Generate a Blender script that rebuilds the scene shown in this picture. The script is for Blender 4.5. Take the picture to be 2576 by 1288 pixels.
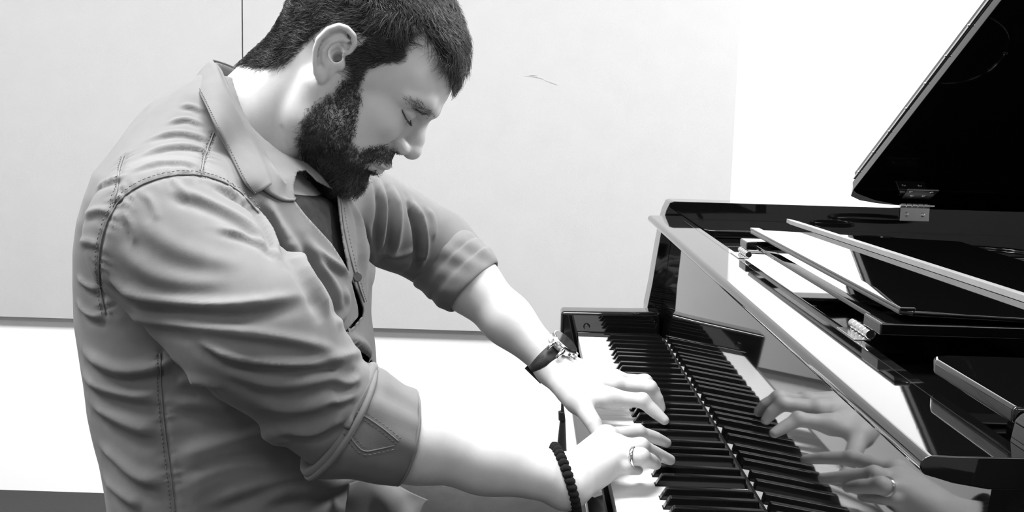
import bpy, bmesh, math, random
import numpy as np
from mathutils import Vector, Matrix
from mathutils.bvhtree import BVHTree

for _o in list(bpy.data.objects):
    bpy.data.objects.remove(_o, do_unlink=True)
SC = bpy.context.scene
COL = SC.collection
random.seed(7)
RNG = np.random.default_rng(7)

# ------------------------------------------------------------------ camera
FPX = 2645.5
CAM = np.array([-0.103, 0.0, 1.124])
_ex, _ey, _ez = (math.radians(a) for a in (7.932, 0.648, 1.627))
_c, _s = math.cos, math.sin
_B = np.array([[1, 0, 0], [0, 0, -1], [0, 1, 0]], float)
_Rx = np.array([[1, 0, 0], [0, _c(_ex), -_s(_ex)], [0, _s(_ex), _c(_ex)]])
_Ry = np.array([[_c(_ey), 0, _s(_ey)], [0, 1, 0], [-_s(_ey), 0, _c(_ey)]])
_Rz = np.array([[_c(_ez), -_s(_ez), 0], [_s(_ez), _c(_ez), 0], [0, 0, 1]])
CR = _Rz @ _Rx @ _Ry @ _B          # world -> camera (x right, y down, z forward)
cam_data = bpy.data.cameras.new('camera')
cam = bpy.data.objects.new('camera', cam_data)
COL.objects.link(cam)
cam_data.sensor_width = 36.0
cam_data.lens = FPX * 36.0 / 2576.0
cam_data.clip_start = 0.02
_M = Matrix(((CR[0][0], -CR[1][0], -CR[2][0]), (CR[0][1], -CR[1][1], -CR[2][1]), (CR[0][2], -CR[1][2], -CR[2][2]))).to_4x4()
_M.translation = Vector(CAM)
cam.matrix_world = _M
SC.camera = cam

# ------------------------------------------------------------------ world, lamps, exposure
world = bpy.data.worlds.new('world'); SC.world = world
world.use_nodes = True
world.node_tree.nodes['Background'].inputs[0].default_value = (1, 1, 1, 1)
world.node_tree.nodes['Background'].inputs[1].default_value = 0.25
SC.view_settings.view_transform = 'Standard'
SC.view_settings.look = 'None'
SC.view_settings.gamma = 1.0
SC.view_settings.use_curve_mapping = False
SC.view_settings.exposure = 1.35

CEIL = 2.75
def ceiling_lamp(name, x, y, sx, sy, power):
    l = bpy.data.lights.new(name, 'AREA'); l.shape = 'RECTANGLE'; l.size = sx; l.size_y = sy; l.energy = power
    o = bpy.data.objects.new(name, l); COL.objects.link(o); o.location = (x, y, CEIL - 0.05)
    return o
LAMPS = [(-0.45, 1.00, 1.2, 0.6, 38), (1.8, 1.70, 1.2, 0.6, 56), (-2.1, 1.00, 1.2, 0.6, 28), (1.6, -1.0, 1.2, 0.6, 8), (-0.6, -1.0, 1.2, 0.6, 10)]
for _x, _y, _sx, _sy, _p in LAMPS:
    ceiling_lamp('ceiling_lamp_light', _x, _y, _sx, _sy, _p)

# ------------------------------------------------------------------ helpers
def px(x, y, X=None, Y=None, Z=None):
    """photo pixel -> world point at a known X, Y (distance along the keyboard) or Z"""
    d = CR.T @ np.array([(x - 1288) / FPX, (y - 644) / FPX, 1.0])
    if X is not None: t = (X - CAM[0]) / d[0]
    elif Y is not None: t = (Y - CAM[1]) / d[1]
    else: t = (Z - CAM[2]) / d[2]
    return CAM + t * d
def proj(p):
    q = (np.atleast_2d(np.asarray(p, float)) - CAM) @ CR.T
    return q[:, :2] / q[:, 2:] * FPX + np.array([1288.0, 644.0])

def mat(name, v, rough=0.5, spec=0.5, metal=0.0, ior=1.45, coat=0.0, noise=None, bump=None, sss=0.0, sheen=0.0):
    m = bpy.data.materials.new(name); m.use_nodes = True
    nt = m.node_tree; b = nt.nodes['Principled BSDF']
    c = (v, v, v, 1)
    b.inputs['Base Color'].default_value = c
    b.inputs['Roughness'].default_value = rough
    b.inputs['Metallic'].default_value = metal
    b.inputs['IOR'].default_value = ior
    b.inputs['Specular IOR Level'].default_value = spec
    b.inputs['Coat Weight'].default_value = coat
    if sss:
        b.inputs['Subsurface Weight'].default_value = sss
        b.inputs['Subsurface Radius'].default_value = (0.006, 0.006, 0.006)
        b.inputs['Subsurface Scale'].default_value = 1.0
    if sheen:
        b.inputs['Sheen Weight'].default_value = sheen
    if noise or bump:
        tc = nt.nodes.new('ShaderNodeTexCoord')
    if noise:
        sc, lo, hi = noise[:3]
        n = nt.nodes.new('ShaderNodeTexNoise'); n.inputs['Scale'].default_value = sc; n.inputs['Detail'].default_value = 6
        nt.links.new(tc.outputs['Object'], n.inputs['Vector'])
        r = nt.nodes.new('ShaderNodeValToRGB')
        r.color_ramp.elements[0].position = 0.3; r.color_ramp.elements[1].position = 0.7
        r.color_ramp.elements[0].color = (v * lo, v * lo, v * lo, 1); r.color_ramp.elements[1].color = (v * hi, v * hi, v * hi, 1)
        nt.links.new(n.outputs['Fac'], r.inputs['Fac']); nt.links.new(r.outputs['Color'], b.inputs['Base Color'])
    if bump:
        sc, st = bump[:2]
        n2 = nt.nodes.new('ShaderNodeTexNoise'); n2.inputs['Scale'].default_value = sc; n2.inputs['Detail'].default_value = 4
        if len(bump) > 2:
            mp = nt.nodes.new('ShaderNodeMapping'); mp.inputs['Scale'].default_value = bump[2]
            nt.links.new(tc.outputs['Object'], mp.inputs['Vector']); nt.links.new(mp.outputs['Vector'], n2.inputs['Vector'])
        else:
            nt.links.new(tc.outputs['Object'], n2.inputs['Vector'])
        bp = nt.nodes.new('ShaderNodeBump'); bp.inputs['Strength'].default_value = st; bp.inputs['Distance'].default_value = 0.002
        nt.links.new(n2.outputs['Fac'], bp.inputs['Height']); nt.links.new(bp.outputs['Normal'], b.inputs['Normal'])
    return m

def finish(o, m=None, parent=None):
    COL.objects.link(o)
    if m is not None:
        o.data.materials.append(m)
    if parent is not None:
        attach(o, parent)
    return o
def origin(o):
    p = Vector((0, 0, 0))
    while o is not None:
        p += o.location if o.type == 'EMPTY' else Vector((0, 0, 0)); o = o.parent
    return p
def attach(o, parent):
    o.parent = parent
    o.matrix_parent_inverse = Matrix.Translation(-origin(parent)) if not (parent.type != 'EMPTY') else Matrix.Identity(4)
    return o
def thing(name, label, cat, loc=(0, 0, 0), group=None):
    o = bpy.data.objects.new(name, None); COL.objects.link(o); o.location = loc
    o.empty_display_size = 0.05
    o['label'] = label; o['category'] = cat
    if group: o['group'] = group
    return o
def tag(o, label=None, cat=None, kind=None, group=None):
    if label: o['label'] = label
    if cat: o['category'] = cat
    if kind: o['kind'] = kind
    if group: o['group'] = group
    return o
def from_bm(name, bm, m=None, parent=None, smooth=False):
    me = bpy.data.meshes.new(name); bm.normal_update(); bm.to_mesh(me); bm.free()
    if smooth:
        for p in me.polygons: p.use_smooth = True
        if smooth == 'auto': me.set_sharp_from_angle(angle=math.radians(50))
    o = bpy.data.objects.new(name, me)
    if smooth == 'auto': weighted(o)
    return finish(o, m, parent)
def weighted(o):
    w = o.modifiers.new('flat_faces', 'WEIGHTED_NORMAL'); w.keep_sharp = True; w.weight = 100
def from_py(name, v, f, m=None, parent=None, smooth=True):
    me = bpy.data.meshes.new(name)
    me.from_pydata([tuple(map(float, p)) for p in v], [], [tuple(map(int, q)) for q in f]); me.update()
    if smooth:
        me.polygons.foreach_set('use_smooth', [True] * len(me.polygons))
        if smooth == 'auto': me.set_sharp_from_angle(angle=math.radians(38))
    return finish(bpy.data.objects.new(name, me), m, parent)
def from_np(name, v, f, m=None, parent=None, smooth=True):
    """fast path: v (n,3), f (m,k) all faces with k corners"""
    me = bpy.data.meshes.new(name)
    v = np.ascontiguousarray(v, np.float32); f = np.ascontiguousarray(f, np.int32); k = f.shape[1]
    me.vertices.add(len(v)); me.vertices.foreach_set('co', v.ravel())
    me.loops.add(f.size); me.loops.foreach_set('vertex_index', f.ravel())
    me.polygons.add(len(f)); me.polygons.foreach_set('loop_start', np.arange(0, f.size, k, dtype=np.int32))
    me.polygons.foreach_set('use_smooth', np.full(len(f), bool(smooth)))
    me.update(calc_edges=True); me.validate()
    return finish(bpy.data.objects.new(name, me), m, parent)
def bm_box(bm, x0, x1, y0, y1, z0, z1, bev=0.0, seg=2):
    r = bmesh.ops.create_cube(bm, size=1.0)
    for v in r['verts']:
        v.co = Vector(((x0 + x1) / 2 + v.co.x * (x1 - x0), (y0 + y1) / 2 + v.co.y * (y1 - y0), (z0 + z1) / 2 + v.co.z * (z1 - z0)))
    if bev:
        es = list({e for v in r['verts'] for e in v.link_edges})
        bmesh.ops.bevel(bm, geom=es, offset=bev, segments=seg, profile=0.5, affect='EDGES')
def box(name, x0, x1, y0, y1, z0, z1, m, parent=None, bev=0.0, seg=2):
    bm = bmesh.new(); bm_box(bm, x0, x1, y0, y1, z0, z1, bev, seg)
    return from_bm(name, bm, m, parent, 'auto' if bev else False)
def prism(name, poly, axis, c0, c1, m, parent=None, bev=0.0, seg=2, xf=None):
    """extrude a 2-D outline: axis 'y' -> outline in (x,z); 'z' -> (x,y); 'x' -> (y,z)"""
    def mk(a, b, c):
        return {'y': (a, c, b), 'z': (a, b, c), 'x': (c, a, b)}[axis]
    bm = bmesh.new(); n = len(poly)
    v0 = [bm.verts.new(mk(a, b, c0)) for a, b in poly]; v1 = [bm.verts.new(mk(a, b, c1)) for a, b in poly]
    bm.faces.new(v0); bm.faces.new(v1[::-1])
    for i in range(n):
        bm.faces.new((v0[i], v1[i], v1[(i + 1) % n], v0[(i + 1) % n]))
    bmesh.ops.recalc_face_normals(bm, faces=bm.faces)
    if bev:
        bmesh.ops.bevel(bm, geom=list(bm.edges), offset=bev, segments=seg, profile=0.5, affect='EDGES', clamp_overlap=True)
    if xf is not None:
        bmesh.ops.transform(bm, matrix=xf, verts=bm.verts)
    return from_bm(name, bm, m, parent, 'auto' if bev else False)
def cyl(name, p0, p1, r0, r1, m, parent=None, n=24, bev=0.0):
    p0, p1 = Vector(p0), Vector(p1); d = p1 - p0
    bm = bmesh.new()
    bmesh.ops.create_cone(bm, cap_ends=True, segments=n, radius1=r0, radius2=r1, depth=d.length)
    if bev:
        es = [e for e in bm.edges if len(e.link_faces) == 2 and any(len(f.verts) > 4 for f in e.link_faces)]
        bmesh.ops.bevel(bm, geom=es, offset=bev, segments=2, profile=0.5, affect='EDGES')
    q = Vector((0, 0, 1)).rotation_difference(d.normalized()).to_matrix().to_4x4()
    bmesh.ops.transform(bm, matrix=Matrix.Translation((p0 + p1) / 2) @ q, verts=bm.verts)
    return from_bm(name, bm, m, parent, 'auto')
def tube_np(path, r, n=8, cap=True):
    """tube around a polyline; r scalar or per point"""
    P_ = np.asarray(path, float); k = len(P_); r = np.broadcast_to(np.asarray(r, float), (k,))
    T_ = np.gradient(P_, axis=0); T_ /= np.linalg.norm(T_, axis=1)[:, None] + 1e-12
    up = np.array([0, 0, 1.0]) if abs(T_[0][2]) < .9 else np.array([1.0, 0, 0])
    V = []
    nrm = np.cross(T_[0], up); nrm /= np.linalg.norm(nrm)
    for i in range(k):
        nrm = nrm - T_[i] * (nrm @ T_[i]); nrm /= np.linalg.norm(nrm) + 1e-12
        b = np.cross(T_[i], nrm)
        a = np.arange(n) * 2 * np.pi / n
        V.append(P_[i] + r[i] * (np.cos(a)[:, None] * nrm + np.sin(a)[:, None] * b))
    V = np.concatenate(V); F = []
    for i in range(k - 1):
        for j in range(n):
            F.append((i * n + j, i * n + (j + 1) % n, (i + 1) * n + (j + 1) % n, (i + 1) * n + j))
    if cap:
        F.append(tuple(range(n))[::-1]); F.append(tuple((k - 1) * n + j for j in range(n)))
    return V, F
def tube(name, path, r, m, parent=None, n=8):
    V, F = tube_np(path, r, n); return from_py(name, V, F, m, parent)
def spline(pts, n):
    """Catmull-Rom through points (any dimension)"""
    p = np.asarray(pts, float); p = np.vstack([2 * p[0] - p[1], p, 2 * p[-1] - p[-2]]); k = len(p) - 3
    t = np.linspace(0, k - 1e-9, n); i = t.astype(int); u = (t - i)[:, None]
    a, b, c, d = p[i], p[i + 1], p[i + 2], p[i + 3]
    return 0.5 * (2 * b + (c - a) * u + (2 * a - 5 * b + 4 * c - d) * u ** 2 + (3 * b - a - 3 * c + d) * u ** 3)

# ------------------------------------------------------------------ materials
M_WALL = mat('white_wall_paint', 0.92, 0.6, 0.3, bump=(60, 0.05))
M_GREYWALL = mat('grey_wall_paint', 0.34, 0.7, 0.3, bump=(60, 0.05))
M_PANEL = mat('wall_panel_fabric', 0.435, 0.9, 0.1, noise=(14, 0.985, 1.015), bump=(420, 0.10))
M_FLOOR = mat('grey_carpet', 0.045, 0.95, 0.1, noise=(300, 0.85, 1.15), bump=(500, 0.4))
M_CEIL = mat('ceiling_white', 0.85, 0.8, 0.2, bump=(80, 0.1))
M_LACQ = mat('black_piano_lacquer', 0.003, 0.03, 0.5, ior=1.42, coat=0.6, bump=(6, 0.012))
M_LACQ_EDGE = mat('black_lacquer_edge', 0.006, 0.12, 0.5, ior=1.55)
M_IVORY = mat('white_key_top', 0.86, 0.22, 0.5, noise=(9, 0.98, 1.0))
M_EBONY = mat('black_key', 0.004, 0.12, 0.3, noise=(40, 0.9, 1.1))
M_KEYWOOD = mat('key_side_wood', 0.30, 0.6, 0.3, noise=(80, .85, 1.1), bump=(200, .1, (1, 12, 12)))
M_FELT = mat('dark_felt', 0.03, 0.95, 0.1, bump=(300, 0.4))
M_CHROME = mat('polished_metal', 0.72, 0.16, 0.5, metal=1.0, bump=(90, 0.03))
M_STEEL = mat('satin_metal', 0.55, 0.3, 0.5, metal=1.0, bump=(120, 0.04))
M_PALE = mat('pale_wood_strip', 0.27, 0.45, 0.4, noise=(30, 0.93, 1.05))
M_BLACKMETAL = mat('matt_black_metal', 0.012, 0.45, 0.4, noise=(50, .8, 1.2))
M_LAMP = mat('lamp_housing', 0.8, 0.5, noise=(20, .98, 1.0))

# ================================================================== the room
WY = 2.88
def struct(o):
    o['kind'] = 'structure'; return o
struct(box('floor', -3.0, 3.2, -2.2, WY + .1, -0.1, 0.0, M_FLOOR))
struct(box('ceiling', -3.0, 3.2, -2.2, WY + .1, CEIL, CEIL + 0.1, M_CEIL))
wall_back = struct(box('wall_back', -3.0, 3.2, WY, WY + 0.1, 0.0, CEIL, M_WALL))
struct(box('wall_left', -3.1, -3.0, -2.2, WY + .1, 0.0, CEIL, M_GREYWALL))
struct(box('wall_right', 3.2, 3.3, -2.2, WY + .1, 0.0, CEIL, M_WALL))
struct(box('wall_front', -3.0, 3.2, -2.3, -2.2, 0.0, CEIL, M_GREYWALL))
_pb = 0.513
box('panel', -2.32, -0.8735, WY - 0.03, WY - 0.001, _pb, 2.45, M_PANEL, wall_back, 0.002)
_panel = box('panel', -0.8705, 0.452, WY - 0.03, WY - 0.001, _pb, 2.45, M_PANEL, wall_back, 0.002)
M_SCUFF = mat('scuff_mark', 0.24, 0.9, noise=(200, .8, 1.2))
for _pts in ([(1318, 192), (1345, 194), (1368, 200)], [(1366, 201), (1385, 208), (1402, 214)], [(1330, 189), (1352, 191)]):
    _w = spline([px(a, b, Y=WY - 0.0303) for a, b in _pts], 10)
    _v = []; _h = np.linspace(.0003, .0014, 10) * np.sin(np.linspace(.2, 3.0, 10))
    for q, hh in zip(_w, _h):
        _v += [q + [0, 0, hh], q - [0, 0, hh]]
    from_py('scuff', _v, [(2 * i, 2 * i + 1, 2 * i + 3, 2 * i + 2) for i in range(9)], M_SCUFF, _panel)
for (_x, _y, _sx, _sy, _p), _w in zip(LAMPS, ('above the seated man', 'above the grand piano', 'near the left wall panel', 'far right behind the camera', 'left behind the camera')):      # lamp housings
    lt = thing('ceiling_light', 'rectangular white ceiling light fitting ' + _w, 'light', (_x, _y, CEIL), 'ceiling lights')
    bm = bmesh.new()
    for a in (-1, 1):
        bm_box(bm, _x - _sx / 2 - .03, _x + _sx / 2 + .03, _y + a * (_sy / 2 + .015) - .015, _y + a * (_sy / 2 + .015) + .015, CEIL - .06, CEIL - .001)
        bm_box(bm, _x + a * (_sx / 2 + .015) - .015, _x + a * (_sx / 2 + .015) + .015, _y - _sy / 2, _y + _sy / 2, CEIL - .06, CEIL - .001)
    from_bm('frame', bm, M_LAMP, lt)

# ================================================================== grand piano
KZ = 0.72                 # top of the white keys
KB, KW = 1.869, 0.0235    # bass end of the keyboard, white key pitch
piano = thing('grand_piano', 'black polished grand piano with its lid raised and keyboard open', 'piano', (0.6, 1.25, 0.0))
def pbox(name, *a, m=None, parent=None, bev=0.0015, seg=2):
    return box(name, *a, m or M_LACQ, parent or piano, bev, seg)

# --- keys: index 0 is the lowest A
SHARP_OFF = {1: -.0025, 2: .0025, 4: -.0035, 5: 0.0, 6: .0035}
def has_sharp(i):         # a sharp on the boundary between white i-1 and white i
    return 1 <= i <= 51 and ((i - 2) % 7) in SHARP_OFF
def sharp_y(i):
    return KB - (i * KW + SHARP_OFF[(i - 2) % 7])
_keycache = {}
DOWN = {}                 # pressed white keys (filled below)
def white_key(i):
    y1 = KB - i * KW - 0.00008; y0 = y1 - KW + 0.00016        # y1 bass side, y0 treble side
    ya = (sharp_y(i) - 0.0068) if has_sharp(i) else y1
    yb = (sharp_y(i + 1) + 0.0068) if has_sharp(i + 1) else y0
    key = (round(y1 - ya, 4), round(yb - y0, 4))
    if key not in _keycache:
        poly = [(0, 0)] + [(0, -(y1 - y0))]
        w = y1 - y0
        poly = [(0.0, 0.0), (0.0, -w), (0.0485, -w)]
        if key[1] > 0: poly += [(0.0485, -w + key[1])]
        poly += [(0.150, -w + key[1]), (0.150, -key[0])]
        if key[0] > 0: poly += [(0.0485, -key[0])]
        poly += [(0.0485, 0.0)]
        q = []
        for p in poly:
            if not q or abs(q[-1][0] - p[0]) + abs(q[-1][1] - p[1]) > 1e-6: q.append(p)
        bm = bmesh.new()
        vt = [bm.verts.new((a, b, 0.0)) for a, b in q]; vb = [bm.verts.new((a + (0.0015 if a < .001 else 0), b, -0.022)) for a, b in q]
        n = len(q)
        ft = bm.faces.new(vt); bm.faces.new(vb[::-1])
        for k in range(n):
            bm.faces.new((vt[k], vb[k], vb[(k + 1) % n], vt[(k + 1) % n]))
        bmesh.ops.recalc_face_normals(bm, faces=bm.faces)
        bmesh.ops.bevel(bm, geom=list(ft.edges), offset=0.0003, segments=2, profile=0.5, affect='EDGES')
        me = bpy.data.meshes.new('white_key'); bm.to_mesh(me); bm.free()
        for p in me.polygons: p.use_smooth = True
        me.set_sharp_from_angle(angle=math.radians(40))
        me.materials.append(M_IVORY); me.materials.append(M_KEYWOOD)
        for p in me.polygons:
            p.material_index = 1 if abs(p.normal.y) > .9 or p.normal.z < -.5 else 0
        _keycache[key] = me
    o = bpy.data.objects.new('white_key', _keycache[key]); COL.objects.link(o)
    o.location = (0, y1, KZ - DOWN.get(i, 0.0)); weighted(o)
    attach(o, piano); return o
_sm = None
def black_key(i, down=0.0):
    global _sm
    if _sm is None:
        bm = bmesh.new()
        bx0, bx1, tx0, tx1 = 0.0495, 0.1475, 0.0560, 0.1475
        hb, ht, zt0, zt1 = 0.0054, 0.0044, 0.0122, 0.0108
        b = [bm.verts.new(c) for c in ((bx0, -hb, -.012), (bx1, -hb, -.012), (bx1, hb, -.012), (bx0, hb, -.012))]
        md = [bm.verts.new(c) for c in ((bx0, -hb, .001), (bx1, -hb, .001), (bx1, hb, .001), (bx0, hb, .001))]
        t = [bm.verts.new(c) for c in ((tx0, -ht, zt0), (tx1, -ht, zt1), (tx1, ht, zt1), (tx0, ht, zt0))]
        bm.faces.new(t); bm.faces.new(b[::-1])
        for lo, hi in ((b, md), (md, t)):
            for k in range(4):
                bm.faces.new((lo[k], lo[(k + 1) % 4], hi[(k + 1) % 4], hi[k]))
        bmesh.ops.recalc_face_normals(bm, faces=bm.faces)
        es = [e for e in bm.edges if all(v in t for v in e.verts) or any(v in t for v in e.verts)]
        bmesh.ops.bevel(bm, geom=es, offset=0.0013, segments=3, profile=0.5, affect='EDGES')
        _sm = bpy.data.meshes.new('black_key'); bm.to_mesh(_sm); bm.free()
        for p in _sm.polygons: p.use_smooth = True
        _sm.set_sharp_from_angle(angle=math.radians(40))
        _sm.materials.append(M_EBONY)
    o = bpy.data.objects.new('black_key', _sm); COL.objects.link(o)
    o.location = (0, sharp_y(i), KZ - down); weighted(o); attach(o, piano); return o
DOWN[28] = 0.0085; DOWN[24] = 0.008
for i in range(52): white_key(i)
for i in range(1, 52):
    if has_sharp(i): black_key(i)
TE = KB - 52 * KW          # treble end

# --- key bed, slip, cheek blocks, felt
pbox('key_bed', -0.028, 0.60, TE - 0.06, KB + 0.06, 0.640, 0.672, m=M_LACQ_EDGE)
pbox('key_slip', -0.0285, -0.0045, TE - 0.001, KB + 0.001, 0.630, 0.7045, bev=0.004, seg=3)
pbox('felt_strip', 0.1495, 0.1524, TE, KB, 0.69, 0.7225, m=M_FELT, bev=0.0)
def cheek(y0, y1):
    prism('cheek_block', [(-0.0325, 0.63), (-0.0325, 0.764), (0.10, 0.766), (0.1485, 0.768), (0.1485, 0.63)], 'y', y0, y1, M_LACQ, piano, 0.007, 4)
cheek(KB + 0.0075, 1.925); cheek(TE - 0.055, TE - 0.003)
pbox('cheek_ledge', -0.0015, 0.148, KB + 0.0012, KB + 0.0072, 0.66, 0.7275, bev=0.001)
_kn = px(1476, 822, Y=1.874)
cyl('cheek_knob', (_kn[0], 1.878, _kn[2]), (_kn[0], 1.868, _kn[2]), 0.0065, 0.005, M_LACQ_EDGE, piano, 20, 0.001)

# --- fallboard (mirror) and the lip shelf above it
prism('fallboard', [(0.1525, 0.690), (0.1525, 0.7215), (0.1715, 0.932), (0.186, 0.932), (0.186, 0.690)], 'y', 0.585, 1.9285, M_LACQ, piano, 0.0)
_lip = [(0.1235, 0.9290), (0.1215, 0.9310), (0.1207, 0.9340), (0.1213, 0.9368), (0.1232, 0.9389), (0.1262, 0.9400),
        (0.1840, 0.9405), (0.1840, 0.9225), (0.1600, 0.9215), (0.1400, 0.9245)]
prism('fallboard_lip', _lip, 'y', 0.5665, 1.9120, M_LACQ, piano, 0.0009, 2)
box('seam', 0.1742, 0.1746, 0.575, 1.905, 0.9404, 0.9406, M_LACQ_EDGE, piano)

# --- deck behind the shelf
pbox('deck', 0.1862, 1.55, 0.60, 1.9310, 0.890, 0.9195, bev=0.0012)
# --- rim, bass side and treble side, with curved arm fronts
_arm = [(1.75, 0.60), (1.75, 0.9650), (0.1690, 0.9650), (0.1630, 0.9630), (0.1565, 0.948), (0.1530, 0.933), (0.1500, 0.915),
        (0.1440, 0.870), (0.1370, 0.810), (0.1300, 0.766), (0.1300, 0.60)]
prism('rim', _arm, 'y', 1.9315, 1.9950, M_LACQ, piano, 0.0012, 2)
_arm2 = [(1.75, 0.60), (1.75, 0.9600), (0.2000, 0.9600), (0.1900, 0.9580), (0.1860, 0.9540), (0.1830, 0.933), (0.1790, 0.900),
         (0.1720, 0.850), (0.1640, 0.800), (0.1560, 0.766), (0.1560, 0.60)]
prism('rim', _arm2, 'y', 0.5000, 0.6000, M_LACQ, piano, 0.004, 3)
prism('rim_tail', [(1.70, 0.50), (1.76, 0.50), (1.95, 1.2), (1.95, 1.9), (1.75, 1.9950), (1.69, 1.9950), (1.88, 1.85), (1.88, 1.25)], 'z', 0.60, 0.965, M_LACQ, piano)
# --- side shelves either side of the music desk
prism('side_shelf', [(0.2000, 1.9300), (0.2000, 1.7700), (0.2050, 1.7590), (0.2160, 1.7550), (0.4050, 1.7650), (0.4050, 1.9300)], 'z', 0.9200, 0.9330, M_LACQ, piano, 0.0018, 3)
prism('side_shelf', [(0.1860, 0.6010), (0.1850, 0.7200), (0.1890, 0.7320), (0.2000, 0.7360), (0.4400, 0.7380), (0.4400, 0.6010)], 'z', 0.9490, 0.9600, M_LACQ, piano, 0.003, 4)
box('shelf_foot', 0.2300, 0.4300, 0.6020, 0.7000, 0.9190, 0.9495, M_FELT, piano)
# --- music desk, folded flat
DTILT = Matrix.Translation((0.205, 0, 0.971)) @ Matrix.Rotation(0.028, 4, 'Y') @ Matrix.Translation((-0.205, 0, -0.971))
desk = prism('music_desk', [(0.2050, 0.8500), (0.2030, 1.4200), (0.2050, 1.4300), (0.4900, 1.4300), (0.4900, 0.8450), (0.2150, 0.8450)], 'z', 0.9665, 0.9712, M_LACQ, piano, 0.0012, 2, DTILT)
box('desk_ledge', 0.2040, 0.2170, 0.846, 1.430, 0.9708, 0.9736, M_LACQ, desk, 0.0008)
box('desk_front_rail', 0.1990, 0.2110, 0.900, 1.372, 0.9525, 0.9575, M_LACQ, desk, 0.0010)
for _y0, _y1, _x1 in ((0.8430, 0.8870, 0.60), (1.3720, 1.4150, 0.48)):
    box('desk_support', 0.1885, _x1, _y0, _y1, 0.9500, 0.9605, M_LACQ, desk, 0.0016, 3)
    for _xx in (0.36, 0.44):
        box('desk_pad', _xx, _xx + .02, _y0 + .01, _y1 - .01, 0.9193, 0.9501, M_FELT, desk)
for _ya, _yb in ((0.868, 0.918), (1.360, 1.412)):
    hg = box('desk_hinge', 0.1760, 0.1900, _ya, _yb, 0.9403, 0.9414, M_CHROME, desk, 0.0003)
    for k in range(5):
        yy = _ya + (_yb - _ya) * (k + .04) / 5
        cyl('knuckle', (0.1895, yy, 0.9455), (0.1895, yy + (_yb - _ya) / 5 * .92, 0.9455), 0.0042, 0.0042, M_CHROME, hg, 14, 0.0006)
    box('hinge_leaf', 0.1905, 0.2230, _ya + .002, _yb - .002, 0.9462, 0.9474, M_CHROME, hg, 0.0003)
# --- pale stick lying over the folded desk
_a, _b = px(1990, 553, Z=0.975), px(2576, 735, Z=0.975)
_d = (_b - _a) / np.linalg.norm(_b - _a); _b = _a + _d * 0.90
_n = np.array([_d[1], -_d[0], 0]); _n = _n if _n[0] < 0 else -_n          # towards the pianist
_vv = []
for q, w in ((_a - _d * .016, .001), (_a + _d * .012, .0052), (_b, .0052)):
    zb = 0.9716 - 0.028 * (q[0] - 0.205)          # rests on the slightly sloping desk
    for u_, z in ((-1, zb + .0056), (1, zb + .0056), (1, zb), (-1, zb)):
        w_ = q + _n * (u_ * w); _vv.append((w_[0], w_[1], z - 0.028 * _n[0] * u_ * w))
stick = from_py('wooden_stick', _vv, [(i * 4 + k, i * 4 + (k + 1) % 4, i * 4 + 4 + (k + 1) % 4, i * 4 + 4 + k) for i in range(2) for k in range(4)] + [(0, 1, 2, 3), (11, 10, 9, 8)], M_PALE, None, False)
tag(stick, 'long pale flat stick lying across the folded music desk', 'stick')

# --- lid: hinged along the bass rim, raised, front flap folded back on top of it
LA = math.radians(27.5)
LID = Matrix.Translation((0, 1.962, 0.9695)) @ Matrix.Rotation(-LA, 4, 'X')
# lid frame: x = world x, y = -slope, z = normal
def lid_pt(x, s, n): return LID @ Vector((x, -s, n))
_lo = [(0.492, -1.55), (0.489, -0.060), (0.4935, -0.030), (0.515, -0.012), (0.550, 0.000), (0.585, 0.006), (0.66, 0.012), (1.9, 0.012), (1.9, -1.2), (1.6, -1.55)]
lid = prism('lid', _lo, 'z', 0.0, 0.017, M_LACQ, piano, 0.0015, 2, LID)
prism('lid_flap', [(0.496, -1.55), (0.494, -0.060), (0.50, -0.032), (0.95, -0.02), (0.95, -1.55)], 'z', 0.0195, 0.036, M_LACQ, lid, 0.0015, 2, LID)
prism('piano_hinge', [(0.4870, -1.50), (0.4870, -0.070), (0.4955, -0.070), (0.4955, -1.50)], 'z', 0.0165, 0.0200, M_CHROME, lid, 0.0008, 2, LID)
for k in range(18):
    c = lid_pt(0.4868, 0.10 + k * 0.08, 0.0182)
    cyl('hinge_pin', c - Vector((.0012, 0, 0)), c + Vector((.001, 0, 0)), 0.0016, 0.0016, M_CHROME, lid, 8)
# --- lid hinge on the rim
_h0, _h1 = px(2264, 530, Y=1.931)[0], px(2337, 530, Y=1.931)[0]
hinge = box('lid_hinge', _h0, _h1, 1.9285, 1.9320, 0.9418, 0.9660, M_STEEL, lid, 0.0006)
for k in range(5):
    xa = _h0 + (_h1 - _h0) * k / 5 + .0005; xb = _h0 + (_h1 - _h0) * (k + 1) / 5 - .0005
    cyl('knuckle', (xa, 1.9335, 0.9700), (xb, 1.9335, 0.9700), 0.0048, 0.0048, M_CHROME, hinge, 14, 0.0008)
cyl('hinge_pin', (_h1, 1.9335, 0.9700), (_h1 + .010, 1.9335, 0.9700), 0.0042, 0.0030, M_CHROME, hinge, 14, 0.001)
for fx in (.22, .78):
    xx = _h0 + (_h1 - _h0) * fx
    cyl('screw', (xx, 1.929, 0.9540), (xx, 1.9262, 0.9540), 0.0044, 0.0026, M_CHROME, hinge, 14, 0.0006)
prism('hinge_plate', [(_h0 - .001, -0.070), (_h0 + .003, -0.030), (_h1 + .001, -0.030), (_h1 + .003, -0.070)], 'z', -0.0016, 0.0004, M_STEEL, hinge, 0.0004, 1, LID)
for fx, fs in ((.15, .062), (.85, .062), (.3, .045), (.7, .045)):
    c = lid_pt(_h0 + (_h1 - _h0) * fx, fs, -0.0016)
    cyl('screw', c, c + (LID.to_3x3() @ Vector((0, 0, -0.002))), 0.0040, 0.0024, M_CHROME, hinge, 12, 0.0005)
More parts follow.
